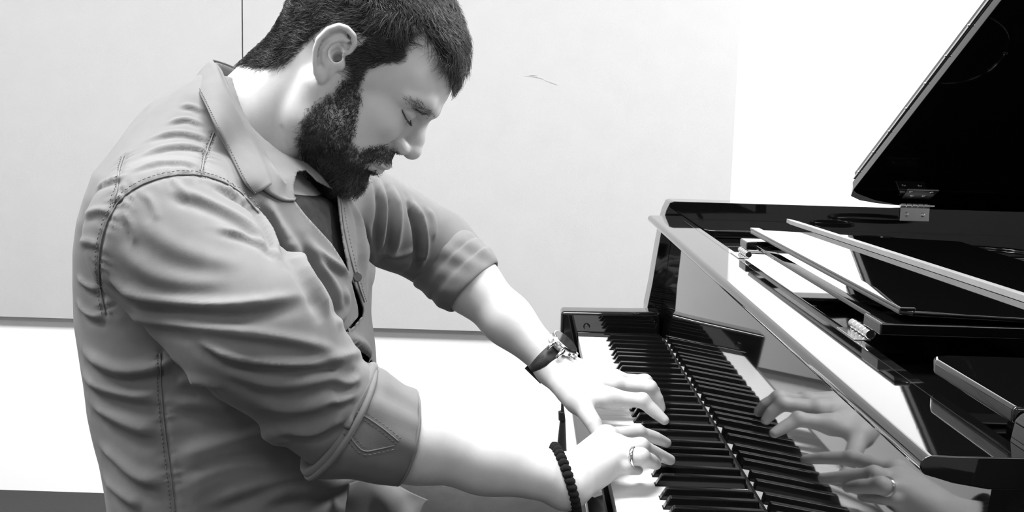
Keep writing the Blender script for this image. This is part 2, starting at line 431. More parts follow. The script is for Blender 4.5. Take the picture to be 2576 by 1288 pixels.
# --- plate ring and legs
for _cx, _cy, _r in ((0.62, 1.66, 0.085), (0.50, 1.80, 0.04)):
    a = np.linspace(0, 2 * np.pi, 49)
    tube('plate_ring', np.stack([_cx + _r * np.cos(a), _cy + _r * .8 * np.sin(a), 0.9205 + 0 * a], 1), 0.0035, M_LACQ, piano, 8)
for _x, _y in ((0.30, 0.60), (0.30, 1.90), (1.60, 1.60)):
    prism('leg', [(_x - .045, 0.06), (_x - .065, 0.61), (_x + .065, 0.61), (_x + .045, 0.06)], 'y', _y - .05, _y + .05, M_LACQ, piano, 0.006, 2)
    cyl('caster', (_x, _y - .02, 0.03), (_x, _y + .02, 0.03), 0.03, 0.03, M_STEEL, piano, 20, 0.003)

# ================================================================== implicit-surface modelling
def sdf_mesh(f, lo, hi, h, block=8, safety=1.5):
    """surface nets over a sparse grid; returns vertices and quads"""
    lo = np.asarray(lo, float); hi = np.asarray(hi, float)
    nb = np.ceil((hi - lo) / h / block).astype(int) + 1
    N = nb * block
    I = np.stack(np.meshgrid(*[np.arange(k) for k in nb], indexing='ij'), -1).reshape(-1, 3)
    cen = lo + (I * block + (block - 1) / 2) * h
    dc = f(cen)
    near = np.abs(dc) < (block * h * 0.87 + 1.5 * h) * safety
    D = np.repeat(np.repeat(np.repeat(np.where(dc < 0, -1.0, 1.0).reshape(nb), block, 0), block, 1), block, 2).astype(np.float32)
    off = np.stack(np.meshgrid(*[np.arange(block)] * 3, indexing='ij'), -1).reshape(-1, 3)
    B = I[near]
    for s in range(0, len(B), 600):
        b = B[s:s + 600]
        pts = lo + (b[:, None, :] * block + off[None]) * h
        v = f(pts.reshape(-1, 3)).reshape(len(b), block, block, block)
        for q, w in zip(b, v):
            D[q[0] * block:(q[0] + 1) * block, q[1] * block:(q[1] + 1) * block, q[2] * block:(q[2] + 1) * block] = w
    S = D < 0
    cnt = np.zeros(np.array(S.shape) - 1, np.uint8)
    for i in (0, 1):
        for j in (0, 1):
            for k in (0, 1):
                cnt += S[i:S.shape[0] - 1 + i, j:S.shape[1] - 1 + j, k:S.shape[2] - 1 + k]
    cells = np.argwhere((cnt > 0) & (cnt < 8))
    idx = np.full(cnt.shape, -1, np.int32); idx[tuple(cells.T)] = np.arange(len(cells))
    cv = np.zeros((len(cells), 2, 2, 2), np.float32)
    for i in (0, 1):
        for j in (0, 1):
            for k in (0, 1):
                cv[:, i, j, k] = D[cells[:, 0] + i, cells[:, 1] + j, cells[:, 2] + k]
    acc = np.zeros((len(cells), 3)); num = np.zeros(len(cells))
    for ax in range(3):
        for a in (0, 1):
            for b in (0, 1):
                i0 = [a, b]; i0.insert(ax, 0); i1 = [a, b]; i1.insert(ax, 1)
                v0 = cv[:, i0[0], i0[1], i0[2]]; v1 = cv[:, i1[0], i1[1], i1[2]]
                m = (v0 < 0) != (v1 < 0)
                t = np.where(m, v0 / np.where(m, v0 - v1, 1), 0)
                pt = np.zeros((len(cells), 3)); pt[:] = i0; pt[:, ax] = t
                acc[m] += pt[m]; num += m
    V = lo + (cells + acc / num[:, None]) * h
    F = []
    for ax in range(3):
        A = np.moveaxis(S, ax, 0); X = np.moveaxis(idx, ax, 0)
        ch = np.argwhere(A[:-1, 1:-1, 1:-1] != A[1:, 1:-1, 1:-1])
        i, j, k = ch[:, 0], ch[:, 1] + 1, ch[:, 2] + 1
        q = np.stack([X[i, j - 1, k - 1], X[i, j, k - 1], X[i, j, k], X[i, j - 1, k]], 1)
        fl = A[i, j, k]
        q[~fl] = q[~fl][:, ::-1]
        if ax == 1: q = q[:, ::-1]
        F.append(q)
    F = np.concatenate(F); F = F[(F >= 0).all(1)]
    return V, F
def vnormals(V, F):
    a, b, c, d = V[F[:, 0]], V[F[:, 1]], V[F[:, 2]], V[F[:, 3]]
    n = np.cross(c - a, d - b)
    N = np.zeros_like(V)
    for k in range(4):
        for ax in range(3):
            N[:, ax] += np.bincount(F[:, k], n[:, ax], len(V))
    return N / (np.linalg.norm(N, axis=1)[:, None] + 1e-20)
def vsmooth(V, F, it=1, lam=0.5):
    E = np.concatenate([F[:, [0, 1]], F[:, [1, 2]], F[:, [2, 3]], F[:, [3, 0]]])
    cnt = np.bincount(E[:, 0], minlength=len(V)) + np.bincount(E[:, 1], minlength=len(V))
    for _ in range(it):
        A = np.zeros_like(V)
        for ax in range(3):
            A[:, ax] = np.bincount(E[:, 0], V[E[:, 1], ax], len(V)) + np.bincount(E[:, 1], V[E[:, 0], ax], len(V))
        V = V + lam * (A / np.maximum(cnt, 1)[:, None] - V)
    return V
def cap(p, a, b, r0, r1):
    a = np.asarray(a, float); b = np.asarray(b, float); d = b - a
    t = np.clip((p - a) @ d / max(d @ d, 1e-12), 0, 1)
    return np.linalg.norm(p - a - t[:, None] * d, axis=1) - (r0 + t * (r1 - r0))
def ell(p, c, r, R=None):
    q = p - np.asarray(c, float); r = np.asarray(r, float)
    if R is not None: q = q @ R
    k0 = np.linalg.norm(q / r, axis=1); k1 = np.linalg.norm(q / (r * r), axis=1) + 1e-9
    return k0 * (k0 - 1) / k1
def smin(a, b, k):
    h = np.clip(0.5 + 0.5 * (b - a) / k, 0, 1)
    return b * (1 - h) + a * h - k * h * (1 - h)
def smax(a, b, k): return -smin(-a, -b, k)
def chain(p, pts, rs):
    d = None
    for i in range(len(pts) - 1):
        e = cap(p, pts[i], pts[i + 1], rs[i], rs[i + 1])
        d = e if d is None else np.minimum(d, e)
    return d
def rotm(axis, deg):
    return np.array(Matrix.Rotation(math.radians(deg), 3, axis))

# ================================================================== the pianist
YM = 1.14
HP = math.radians(38)
HT = np.array([-0.300, YM, 1.162])
# head frame (mm): x forward, y to his left, z up
HR = np.array([[math.cos(HP), 0, math.sin(HP)], [0, 1, 0], [-math.sin(HP), 0, math.cos(HP)]])
def h2w(q): return HT + (np.atleast_2d(q) / 1000.0) @ HR.T
def w2h(w): return ((np.atleast_2d(w) - HT) @ HR) * 1000.0

def P_(x, y, **k): return px(x, y, **k)
def ear(p, s):
    """s = -1 near (his right) ear; built in mm"""
    def E(x, z, o=0.0):      # plate flares outwards towards the back
        return (x, s * (77 + max(0, (3 - x)) * 0.30 + o), z)
    R = rotm('Z', -s * 17) @ rotm('Y', -21)
    plate = ell(p, E(-9, 12, -2.5), (14.5, 3.6, 28), R)
    rim = chain(p, [E(1, 13, -3), E(5.5, 22, 0), E(5, 31, 1.5), E(-1, 37, 2), E(-10, 38.5, 2), E(-17.5, 35.5, 2), E(-23, 26, 2), E(-24.5, 13, 2), E(-21, 2, 1.5), E(-15, -7, 1), E(-8, -15, 0)],
                [1.6, 2.4, 2.9, 3.2, 3.3, 3.3, 3.3, 3.1, 2.8, 2.6, 3.0])
    anti = chain(p, [E(-2, 30, 0), E(-9, 26, 1), E(-14, 17, 1.5), E(-14, 7, 1.5), E(-9, -1, 1), E(-2, -4, 0)], [1.8, 2.4, 2.8, 2.8, 2.6, 2.4])
    lobe = ell(p, E(-2, -13.5, -.5), (7.0, 4.0, 8.5), R)
    conc = ell(p, E(-4, 13, 2), (8.4, 13, 10.5), R)
    notch = cap(p, E(-2, 9, 4), E(3.5, -1, 3), 5.0, 2.6)
    trag = ell(p, E(6.5, 6, -3.5), (4.0, 3.6, 6.0), R)
    d = smax(plate, -np.minimum(conc, notch), 1.6)
    d = smin(d, rim, 1.4); d = smin(d, anti, 1.8); d = smin(d, lobe, 3.0); d = smin(d, trag, 2.5)
    return smax(d, -cap(p, E(-3, 12, 6), E(0, 8, -10), 5.0, 4.0), 1.5)

NECK0 = np.array([-0.452, YM, 1.035]); 
def head_sdf(p):
    ay = np.abs(p[:, 1]); q = np.stack([p[:, 0], ay, p[:, 2]], 1)
    d = ell(q, (3, 0, 42), (96, 76, 86))
    d = smin(d, ell(q, (58, 0, 34), (44, 60, 40)), 18)          # forehead
    d = smin(d, ell(q, (46, 0, -22), (50, 56, 46)), 16)         # mid face
    d = smin(d, ell(q, (64, 42, -12), (24, 20, 20)), 16)        # cheekbone
    d = smin(d, ell(q, (48, 34, -48), (34, 26, 34)), 16)        # cheek
    d = smin(d, cap(q, (72, 14, -93), (14, 54, -58), 15, 15), 18)   # jaw
    d = smin(d, cap(q, (14, 54, -58), (2, 62, -12), 15, 13), 14)
    d = smin(d, ell(q, (70, 0, -90), (19, 24, 20)), 14)         # chin
    d = smin(d, ell(q, (48, 0, -66), (42, 40, 40)), 12)         # under the mouth
    d = smin(d, ell(q, (80, 0, -50), (19, 28, 20)), 10)         # muzzle
    # eye socket, brow, lids
    d = smax(d, -ell(q, (102, 28.5, 9), (19, 19, 11.5), rotm('Z', 22)), 7)
    d = smin(d, cap(q, (99.5, 9, 24), (90, 34, 29), 8.0, 8.0), 9)
    d = smin(d, cap(q, (90, 34, 29), (73, 53, 21), 8.0, 7), 9)
    d = smin(d, ell(q, (78, 31, 10.5), (14.5, 16, 12.0)), 3.0)       # closed lid over the eyeball
    crease = chain(q, [(90, 20, 17), (93, 30, 19), (88.5, 42, 17.5), (79, 49.5, 12)], [1.0, 1.3, 1.3, .9])
    d = smax(d, -crease, 2.5)
    lash = chain(q, [(89, 19, 4), (91.5, 29, 2.5), (87, 41, 4), (77.5, 49, 9)], [.9, 1.2, 1.2, .8])
    d = smax(d, -lash, 1.6)
    # nose
    d = smin(d, cap(q, (95.5, 0, 13), (104.5, 0, -9), 8.0, 9.0), 8)
    d = smin(d, cap(q, (104.5, 0, -9), (108.5, 0, -21), 9.2, 10.4), 6)
    d = smin(d, ell(q, (109.5, 0, -22), (10, 11, 9.5)), 4)
    d = smin(d, ell(q, (98, 13.5, -25.5), (11, 7.5, 8.5)), 4)
    d = smax(d, -chain(q, [(94, 20.5, -15.5), (88.5, 22, -25), (91, 20, -33)], [1.2, 1.9, 1.2]), 3.5)
    d = smax(d, -ell(q, (104.5, 7, -34), (6.5, 3.8, 4.5)), 2)
    d = smax(d, -cap(q, (88, 26, -30), (78, 36, -52), 1.2, 1.0), 9)     # nasolabial fold
    # mouth
    d = smin(d, ell(q, (94, 0, -52.5), (10, 24, 5.5)), 4)
    d = smin(d, ell(q, (90.5, 0, -62), (10, 21, 6.5)), 4)
    d = smax(d, -chain(q, [(103, 0, -57), (96, 14, -57), (84, 27, -58.5)], [.8, .9, 1.2]), 2.5)
    d = smax(d, -ell(q, (98, 0, -73), (9, 22, 5)), 8)
    # neck
    n1 = (-22, 0, -30); n0 = w2h(NECK0)[0]
    nk = cap(p, n1, n0, 60, 66)
    d = smin(d, nk, 22)
    d = smin(d, cap(p, (26, 0, -92), w2h(np.array([[-0.372, YM, 1.025]]))[0], 20, 30), 26)
    sterno = cap(q, (-6, 60, -28), w2h(np.array([[-0.385, YM + .03, 1.02]]))[0], 10, 10)
    d = smin(d, sterno, 14)
    d = smax(d, -chain(q, [w2h(P_(708, 322, Y=YM - .062))[0] * [1, -1, 1], w2h(P_(712, 352, Y=YM - .062))[0] * [1, -1, 1], w2h(P_(740, 402, Y=YM - .05))[0] * [1, -1, 1]], [.6, 1.2, .8]), 4)
    en = np.abs(p[:, 1]) > 55
    if en.any():
        m = np.where(en & (p[:, 0] > -60) & (p[:, 0] < 30) & (p[:, 2] > -60) & (p[:, 2] < 70))[0]
        if len(m):
            pm = p[m]; e = np.where(pm[:, 1] < 0, ear(pm, -1), ear(pm, 1))
            dm = smax(d[m], -cap(np.stack([pm[:, 0], np.abs(pm[:, 1]), pm[:, 2]], 1), (-4, 92, 13), (-1, 60, 8), 8.6, 5.0), 2.0)
            d[m] = smin(dm, e, 2.0)
    return d
HV, HF = sdf_mesh(head_sdf, (-112, -108, -235), (128, 108, 140), 1.6)
HV = vsmooth(HV, HF, 1, 0.4)
HVW = h2w(HV)

# --- arms and hands (metres, world)
R_ELB = P_(862, 1058, Y=0.968); R_WR = P_(1424, 1208, Z=0.750)
RH = {
 'index': [P_(1524, 1098, Z=.769), P_(1604, 1088, Z=.763), P_(1648, 1101, Z=.752), P_(1677, 1114, Z=.7405)],
 'middle': [P_(1546, 1120, Z=.767), P_(1612, 1123, Z=.768), P_(1652, 1142, Z=.754), P_(1686, 1157, Z=.7405)],
 'ring': [P_(1556, 1146, Z=.761), P_(1612, 1150, Z=.763), P_(1637, 1160, Z=.754), P_(1650, 1168, Z=.744)],
 'pinky': [P_(1536, 1166, Z=.753), P_(1572, 1176, Z=.752), P_(1592, 1180, Z=.744), P_(1606, 1183, Z=.736)],
 'thumb': [P_(1466, 1172, Z=.738) + [0, .018, -.004], P_(1508, 1150, Z=.738) + [0.0, .018, 0], P_(1550, 1140, Z=.734) + [0.012, .015, 0]],
}
L_ELB = P_(1085, 618, Y=1.43); L_WR = P_(1396, 920, Y=1.372)
LH = {
 'index': [P_(1528, 1000, Y=1.318), P_(1616, 1008, Y=1.314), P_(1647, 1036, Y=1.310), P_(1671, 1057, Y=1.306)],
 'middle': [P_(1546, 966, Y=1.350), P_(1634, 976, Y=1.352), P_(1653, 1003, Y=1.352), P_(1662, 1026, Y=1.352)],
 'ring': [P_(1552, 957, Y=1.374), P_(1622, 962, Y=1.384), P_(1645, 985, Y=1.388), P_(1655, 1006, Y=1.390)],
 'pinky': [P_(1545, 952, Y=1.396), P_(1598, 960, Y=1.412), P_(1618, 978, Y=1.418), P_(1628, 992, Y=1.422)],
 'thumb': [P_(1437, 985, Y=1.325), P_(1474, 1036, Y=1.292), P_(1494, 1066, Y=1.272), P_(1504, 1092, Y=1.262)],
}
FR = {'index': [.0098, .0083, .0074, .0058], 'middle': [.0099, .0085, .0075, .0060], 'ring': [.0094, .0089, .0080, .0062], 'pinky': [.0088, .0072, .0064, .0053]}
def arm_sdf(p, elb, wr, hd, side):
    FS = 1.0 if side > 0 else 1.12
    ax = wr - elb; L = np.linalg.norm(ax); ax = ax / L
    m1 = elb + ax * L * 0.30; m2 = elb + ax * L * 0.62
    d = cap(p, elb - ax * .03, m1, .036, .0388)
    d = smin(d, cap(p, m1, m2, .0388, .0325), .02)
    # wrist: flat across the knuckle direction
    across = hd['index'][0] - hd['pinky'][0]; across = across - ax * (across @ ax); across /= np.linalg.norm(across)
    for s in (-1, 1):
        d = smin(d, cap(p, m2 + across * s * .005, wr + across * s * .0085, .0265, .0190), .020)
    palm = None
    for k in ('index', 'middle', 'ring', 'pinky'):
        j = {'index': .55, 'middle': .2, 'ring': -.2, 'pinky': -.6}[k]
        e = cap(p, wr + across * j * .018, hd[k][0], .0150, .0120)
        palm = e if palm is None else smin(palm, e, .012)
    nrm = np.cross(hd['index'][0] - wr, hd['pinky'][0] - wr); nrm /= np.linalg.norm(nrm)
    if nrm[2] > 0: nrm = -nrm          # palm side points down
    mid = (wr + hd['middle'][0]) / 2
    palm = smin(palm, cap(p, wr + nrm * .006 - across * .012, hd['pinky'][0] + nrm * .010, .016, .011), .012)   # heel of the hand
    th = hd['thumb']
    palm = smin(palm, cap(p, wr + across * (.004 if side > 0 else .012) + nrm * .006, th[0] + (th[1] - th[0]) * .4, .018, .0165), .014)
    if side < 0:
        palm = smin(palm, cap(p, th[0] * .5 + th[1] * .5, hd['index'][0] * .75 + hd['index'][1] * .25, .0095, .0095), .012)
    d = smin(d, palm, .014)
    fing = None
    for k in ('index', 'middle', 'ring', 'pinky'):
        pts = hd[k]
        e = chain(p, pts, [r * FS for r in FR[k]])
        e = smin(e, ell(p, pts[1] + np.array([0, 0, .001]), (FR[k][1] * FS * 1.06,) * 3), .004)    # knuckle
        k1 = ell(p, pts[0] - nrm * .0005, (.0110, .0110, .0106))
        e = smin(e, k1, .006)
        fing = e if fing is None else np.minimum(fing, e)
    d = smin(d, fing, .006)
    r = [.0150, .0118, .0106, .0086][:len(th)]
    d = smin(d, chain(p, th, r), .010)
    return d
def bounds(*sets, pad=.06):
    a = np.vstack([np.atleast_2d(s) for s in sets]); return a.min(0) - pad, a.max(0) + pad
def arm_mesh(elb, wr, hd, side):
    allp = [elb - (wr - elb) * .15, wr] + [q for k in ('index', 'middle', 'ring', 'pinky', 'thumb') for q in hd[k]]
    lo, hi = bounds(*allp, pad=.05)
    V, F = sdf_mesh(lambda p: arm_sdf(p, elb, wr, hd, side), lo, hi, 0.0016)
    return vsmooth(V, F, 2, .4), F
RAV, RAF = arm_mesh(R_ELB, R_WR, RH, 1)
LAV, LAF = arm_mesh(L_ELB, L_WR, LH, -1)
print('arms', len(RAV), len(LAV), 'head', len(HV))

# --- trunk outline (world): z, back x, front x, half width
TR = np.array([(.520, -.530, -.230, .190), (.600, -.536, -.228, .190), (.673, -.542, -.240, .186), (.750, -.552, -.262, .178), (.800, -.566, -.266, .170), (.846, -.574, -.268, .163), (.889, -.580, -.272, .158),
               (.933, -.581, -.272, .158), (.967, -.578, -.276, .162), (1.001, -.571, -.288, .168), (1.027, -.562, -.300, .168), (1.050, -.552, -.316, .160),
               (1.075, -.528, -.345, .130), (1.100, -.502, -.368, .105), (1.130, -.468, -.385, .080), (1.150, -.450, -.395, .050)])
def trunk(p, grow=0.0, ex=2.35):
    z = np.clip(p[:, 2], TR[0, 0], TR[-1, 0])
    xb = np.interp(z, TR[:, 0], TR[:, 1]) - grow; xf = np.interp(z, TR[:, 0], TR[:, 2]) + grow; w = np.interp(z, TR[:, 0], TR[:, 3]) + grow
    cx = (xb + xf) / 2; rx = np.maximum((xf - xb) / 2, .004); w = np.maximum(w, .004)
    u = np.abs(p[:, 0] - cx) / rx; v = np.abs(p[:, 1] - YM) / w
    k = (u ** ex + v ** ex + 1e-12) ** (1 / ex)
    d = (k - 1) * np.minimum(rx, w) * 0.85
    return np.maximum(d, np.maximum(p[:, 2] - TR[-1, 0] - grow, TR[0, 0] - grow - p[:, 2]))
R_SH = P_(430, 600, Y=0.972); L_SH = P_(880, 520, Y=1.34)
def torso_body(p):
    d = trunk(p, -.022)
    d = smin(d, cap(p, R_SH, R_ELB, .055, .036), .03)
    d = smin(d, cap(p, L_SH, L_ELB, .050, .036), .03)
    return d
TBV, TBF = sdf_mesh(torso_body, (-.66, .85, .50), (-.05, 1.55, 1.19), .008)
BV = np.vstack([HVW, RAV, LAV, TBV])
BF = np.vstack([HF, RAF + len(HVW), LAF + len(HVW) + len(RAV), TBF + len(HVW) + len(RAV) + len(LAV)])
def inpoly(poly, pts):
    poly = np.asarray(poly, float); x, y = pts[:, 0], pts[:, 1]; c = np.zeros(len(pts), bool); j = len(poly) - 1
    for i in range(len(poly)):
        xi, yi = poly[i]; xj, yj = poly[j]
        with np.errstate(divide='ignore', invalid='ignore'):
            c ^= ((yi > y) != (yj > y)) & (x < (xj - xi) * (y - yi) / (yj - yi) + xi)
        j = i
    return c
def polydist(poly, pts, closed=True):
    poly = np.asarray(poly, float); best = np.full(len(pts), 1e9); bp = np.zeros_like(pts)
    n = len(poly)
    for i in range(n if closed else n - 1):
        a, b = poly[i], poly[(i + 1) % n]; d = b - a
        t = np.clip((pts - a) @ d / max(d @ d, 1e-12), 0, 1); q = a + t[:, None] * d
        e = np.linalg.norm(pts - q, axis=1); m = e < best
        best[m] = e[m]; bp[m] = q[m]
    return best, bp

person = thing('person', 'bearded man in a rolled-sleeve shirt bending over the piano keys', 'person', (-0.42, YM, 0.0))

# ------------------------------------------------------------------ skin, with the colour of the roots under hair
HAIR_PX = [(636, 168), (662, 172), (700, 170), (728, 152), (752, 128), (778, 104), (795, 84), (842, 56), (885, 84), (888, 120), (884, 165), (886, 205),
           (903, 222), (912, 200), (930, 168), (965, 158), (1005, 160), (1022, 150), (1028, 118), (1036, 84), (1052, 62), (1072, 92), (1092, 122), (1112, 146), (1128, 176),
           (1134, 214), (1210, 214), (1260, -150), (1000, -320), (600, -260), (520, 60), (600, 160)]
BEARD_PX = [(866, 196), (886, 202), (903, 222), (908, 248), (900, 292), (892, 330), (888, 362), (905, 376), (935, 370), (965, 366), (992, 374), (1004, 392), (999, 412), (985, 417),
            (958, 409), (938, 408), (925, 414), (930, 428), (948, 431), (943, 445), (905, 470), (858, 492), (815, 488), (785, 440), (768, 402), (757, 340), (760, 306), (785, 270), (818, 244), (840, 232), (856, 214)]
BROW_PX = [(1016, 250), (1030, 245), (1056, 259), (1084, 279), (1092, 291), (1078, 294), (1050, 279), (1026, 262)]
def near_px(V):          # pixel of a head vertex, or of its mirror image on the near side
    q = V.copy(); q[:, 1] = -np.abs(q[:, 1]); return proj(h2w(q))
HN = vnormals(HV, HF)
hp = near_px(HV)
notear = ~((np.abs(HV[:, 1]) > 75.5) & (HV[:, 0] > -34) & (HV[:, 0] < 12) & (HV[:, 2] > -28) & (HV[:, 2] < 44))
def soft(poly, feather):
    d, _ = polydist(poly, hp); i = inpoly(poly, hp)
    return np.clip(np.where(i, d, -d) / feather + .5, 0, 1)
infront = HV[:, 2] > -130
W_HAIR = soft(HAIR_PX, 14) * notear * infront * (HV[:, 2] > -70)
W_BEARD = soft(BEARD_PX, 16) * notear * (HV[:, 2] < 22) * (HV[:, 0] > 2)
# whiskers thin out on the cheek
_thin = np.exp(-((hp[:, 0] - 850) / 34) ** 2 - ((hp[:, 1] - 285) / 36) ** 2)
W_BEARD = W_BEARD * (1 - .55 * _thin)
W_BEARD = W_BEARD * (1 - .45 * np.exp(-((hp[:, 0] - 905) / 26) ** 2 - ((hp[:, 1] - 405) / 22) ** 2))
W_BROW = soft(BROW_PX, 8)
mask = np.zeros(len(BV)); mask[:len(HV)] = np.clip(W_HAIR + W_BEARD * .6 + W_BROW * .18, 0, 1)
M_SKIN = mat('skin', 0.50, 0.48, 0.4, noise=(55, 0.94, 1.04), bump=(700, 0.035), sss=0.10)
_nt = M_SKIN.node_tree; _b = _nt.nodes['Principled BSDF']
_at = _nt.nodes.new('ShaderNodeAttribute'); _at.attribute_name = 'root_shade'
_mx = _nt.nodes.new('ShaderNodeMix'); _mx.data_type = 'RGBA'
_src = _b.inputs['Base Color'].links[0].from_socket
_nt.links.new(_at.outputs['Fac'], _mx.inputs['Factor']); _nt.links.new(_src, _mx.inputs['A']); _mx.inputs['B'].default_value = (.03, .03, .03, 1)
_nt.links.new(_mx.outputs['Result'], _b.inputs['Base Color'])
body = from_np('body', BV, BF, M_SKIN, person)
body.data.attributes.new('root_shade', 'FLOAT', 'POINT').data.foreach_set('value', mask.astype(np.float32))

# ------------------------------------------------------------------ hair as real strands
M_HAIR = mat('dark_hair', 0.024, 0.38, 0.5, noise=(60, 0.4, 2.6))
def strands(name, W, n, fn, r0, seg=4, m=M_HAIR):
    tri = np.concatenate([HF[:, [0, 1, 2]], HF[:, [0, 2, 3]]])
    w = W[tri].mean(1); ar = np.linalg.norm(np.cross(HV[tri[:, 1]] - HV[tri[:, 0]], HV[tri[:, 2]] - HV[tri[:, 0]]), axis=1)
    pr = w * ar; pr /= pr.sum()
    t = tri[RNG.choice(len(tri), n, p=pr)]
    u = RNG.random((n, 2)); fl = u.sum(1) > 1; u[fl] = 1 - u[fl]
    bc = np.stack([1 - u.sum(1), u[:, 0], u[:, 1]], 1)[:, :, None]
    root = (HV[t] * bc).sum(1); nr = (HN[t] * bc).sum(1); nr /= np.linalg.norm(nr, axis=1)[:, None]
    pts = fn(root, nr)                       # (seg+1, n, 3) mm
    k = len(pts)
    tan = np.gradient(pts, axis=0); tan /= np.linalg.norm(tan, axis=2)[:, :, None] + 1e-9
    a = np.cross(tan, nr[None]); a /= np.linalg.norm(a, axis=2)[:, :, None] + 1e-9
    b = np.cross(tan, a)
    rr = (r0 * np.linspace(1, .25, k))[:, None, None] * (0.7 + .6 * RNG.random(n))[None, :, None]
    V = []
    for ang in (0, 2.094, 4.189):
        V.append(pts + rr * (math.cos(ang) * a + math.sin(ang) * b))
    V = np.stack(V, 2)                       # k, n, 3corner, 3
    idx = np.arange(k * n * 3).reshape(k, n, 3)
    F = []
    for c in range(3):
        d = (c + 1) % 3
        F.append(np.stack([idx[:-1, :, c], idx[:-1, :, d], idx[1:, :, d], idx[1:, :, c]], -1).reshape(-1, 4))
    o = from_np(name, h2w(V.reshape(-1, 3)), np.concatenate(F), m, person)
    return tag(o, kind='stuff')
def lownoise(p, s, seed):
    r = np.random.default_rng(seed); out = np.zeros((len(p), 3))
    for _ in range(7):
        kx = r.normal(size=3) / s; ph = r.uniform(0, 6.28, 3)
        out += np.sin((p @ kx)[:, None] + ph)
    return out / 3.0
def hair_fn(root, nr):
    n = len(root); z = root[:, 2]; x = root[:, 0]
    top = np.clip((z - 55) / 40, 0, 1); front = np.clip((x - 40) / 40, 0, 1) * top
    nape = np.clip((-x - 30) / 40, 0, 1) * np.clip((30 - z) / 50, 0, 1)
    side = (1 - top)
    flow = np.stack([-.55 * side - .1 + 1.0 * top, 0 * x, -.65 * side - .15 * top], 1)
    flow += nape[:, None] * np.array([-.3, 0, -.5]) 
    flow += lownoise(root, 9, 3) * .55 + RNG.normal(0, .22, (n, 3))
    flow -= nr * (flow * nr).sum(1)[:, None]; flow /= np.linalg.norm(flow, axis=1)[:, None] + 1e-9
    L = (13 + 15 * top + 6 * front - 4 * nape) * RNG.uniform(.6, 1.15, n)
    lift = (4.0 + 7 * top + 3 * front) * RNG.uniform(.5, 1.2, n)
    curl = lownoise(root, 6, 5); curl -= nr * (curl * nr).sum(1)[:, None]
    ph = RNG.uniform(0, 6.28, n) * .35 + lownoise(root, 10, 8)[:, 0] * 3
    b = np.cross(nr, flow); out = []
    for t in np.linspace(0, 1, 6):
        w = (2.0 + 4.0 * top + 2 * front) * t
        out.append(root - nr * .6 + nr * (lift * math.sin(min(1, t * 1.25) * 1.57) - lift * .35 * t * t)[:, None] + flow * (L * t)[:, None]
                   + b * (np.sin(ph + t * (3.2 + 1.5 * top)) * w * .6)[:, None] + nr * (np.cos(ph + t * 4.0) * w * .3)[:, None] + curl * (t * 1.5))
    return np.stack(out)
def beard_fn(root, nr):
    n = len(root); z = root[:, 2]; x = root[:, 0]
    chin = np.clip((-z - 55) / 35, 0, 1); mou = np.clip((x - 78) / 14, 0, 1) * np.clip((z + 62) / 10, 0, 1)
    flow = np.stack([.25 + 0 * x, 0 * x, -1 + 0 * x], 1) + mou[:, None] * np.stack([-.3 + 0 * x, np.sign(root[:, 1]) * .9, .2 + 0 * x], 1)
    flow += lownoise(root, 7, 11) * .5 + RNG.normal(0, .4, (n, 3))
    flow -= nr * (flow * nr).sum(1)[:, None]; flow /= np.linalg.norm(flow, axis=1)[:, None] + 1e-9
    L = (4.5 + 8 * chin - .8 * mou) * RNG.uniform(.5, 1.2, n); lift = (2.0 + 5.0 * chin - .6 * mou) * RNG.uniform(.3, 1.2, n)
    b = np.cross(nr, flow); ph = RNG.uniform(0, 6.28, n); out = []
    for t in np.linspace(0, 1, 5):
        out.append(root - nr * .5 + nr * (lift * math.sin(t * 1.57))[:, None] + flow * (L * t)[:, None] + b * (np.sin(ph + 3.5 * t) * 1.6 * t)[:, None])
    return np.stack(out)
def brow_fn(root, nr):
    n = len(root)
    flow = np.stack([-.6 + 0 * root[:, 0], np.sign(root[:, 1]) * .8, .25 + 0 * root[:, 0]], 1) + RNG.normal(0, .25, (n, 3))
    flow -= nr * (flow * nr).sum(1)[:, None]; flow /= np.linalg.norm(flow, axis=1)[:, None]
    L = 7 * RNG.uniform(.6, 1.1, n); out = []
    for t in np.linspace(0, 1, 4):
        out.append(root - nr * .3 + nr * (1.6 * math.sin(t * 1.8)) + flow * (L * t)[:, None])
    return np.stack(out)
tag(strands('hair', W_HAIR ** 1.5, 34000, hair_fn, .31), 'short wavy dark hair swept forward')
tag(strands('beard', W_BEARD ** 1.3, 19000, beard_fn, .28), 'full dark beard and moustache')
strands('eyebrow', W_BROW * (HV[:, 1] < 0), 270, brow_fn, .22)
strands('eyebrow', W_BROW * (HV[:, 1] > 0), 270, brow_fn, .22)
def lashes(s):
    a = spline([(89, 19, 4), (92, 29, 2.5), (87.5, 41, 4), (78, 49, 9)], 46); V = []; F = []
    for i, q in enumerate(a):
        d = np.array([.75, .35, -.6]) + RNG.normal(0, .12, 3); d /= np.linalg.norm(d)
        p = [q + [.3, 0, 0], q + d * 2.2 + [0, 0, -.4], q + d * 4.2 + [.4, 0, .1]]
        v, f = tube_np(np.array(p) * [1, s, 1], [.28, .22, .08], 4); F += [tuple(k + len(V) * 0 + sum(len(x) for x in V) for k in g) for g in f]; V.append(v)
    o = from_py('eyelashes', h2w(np.vstack(V)), F, M_HAIR, person); return tag(o, kind='stuff')
lashes(-1); lashes(1)

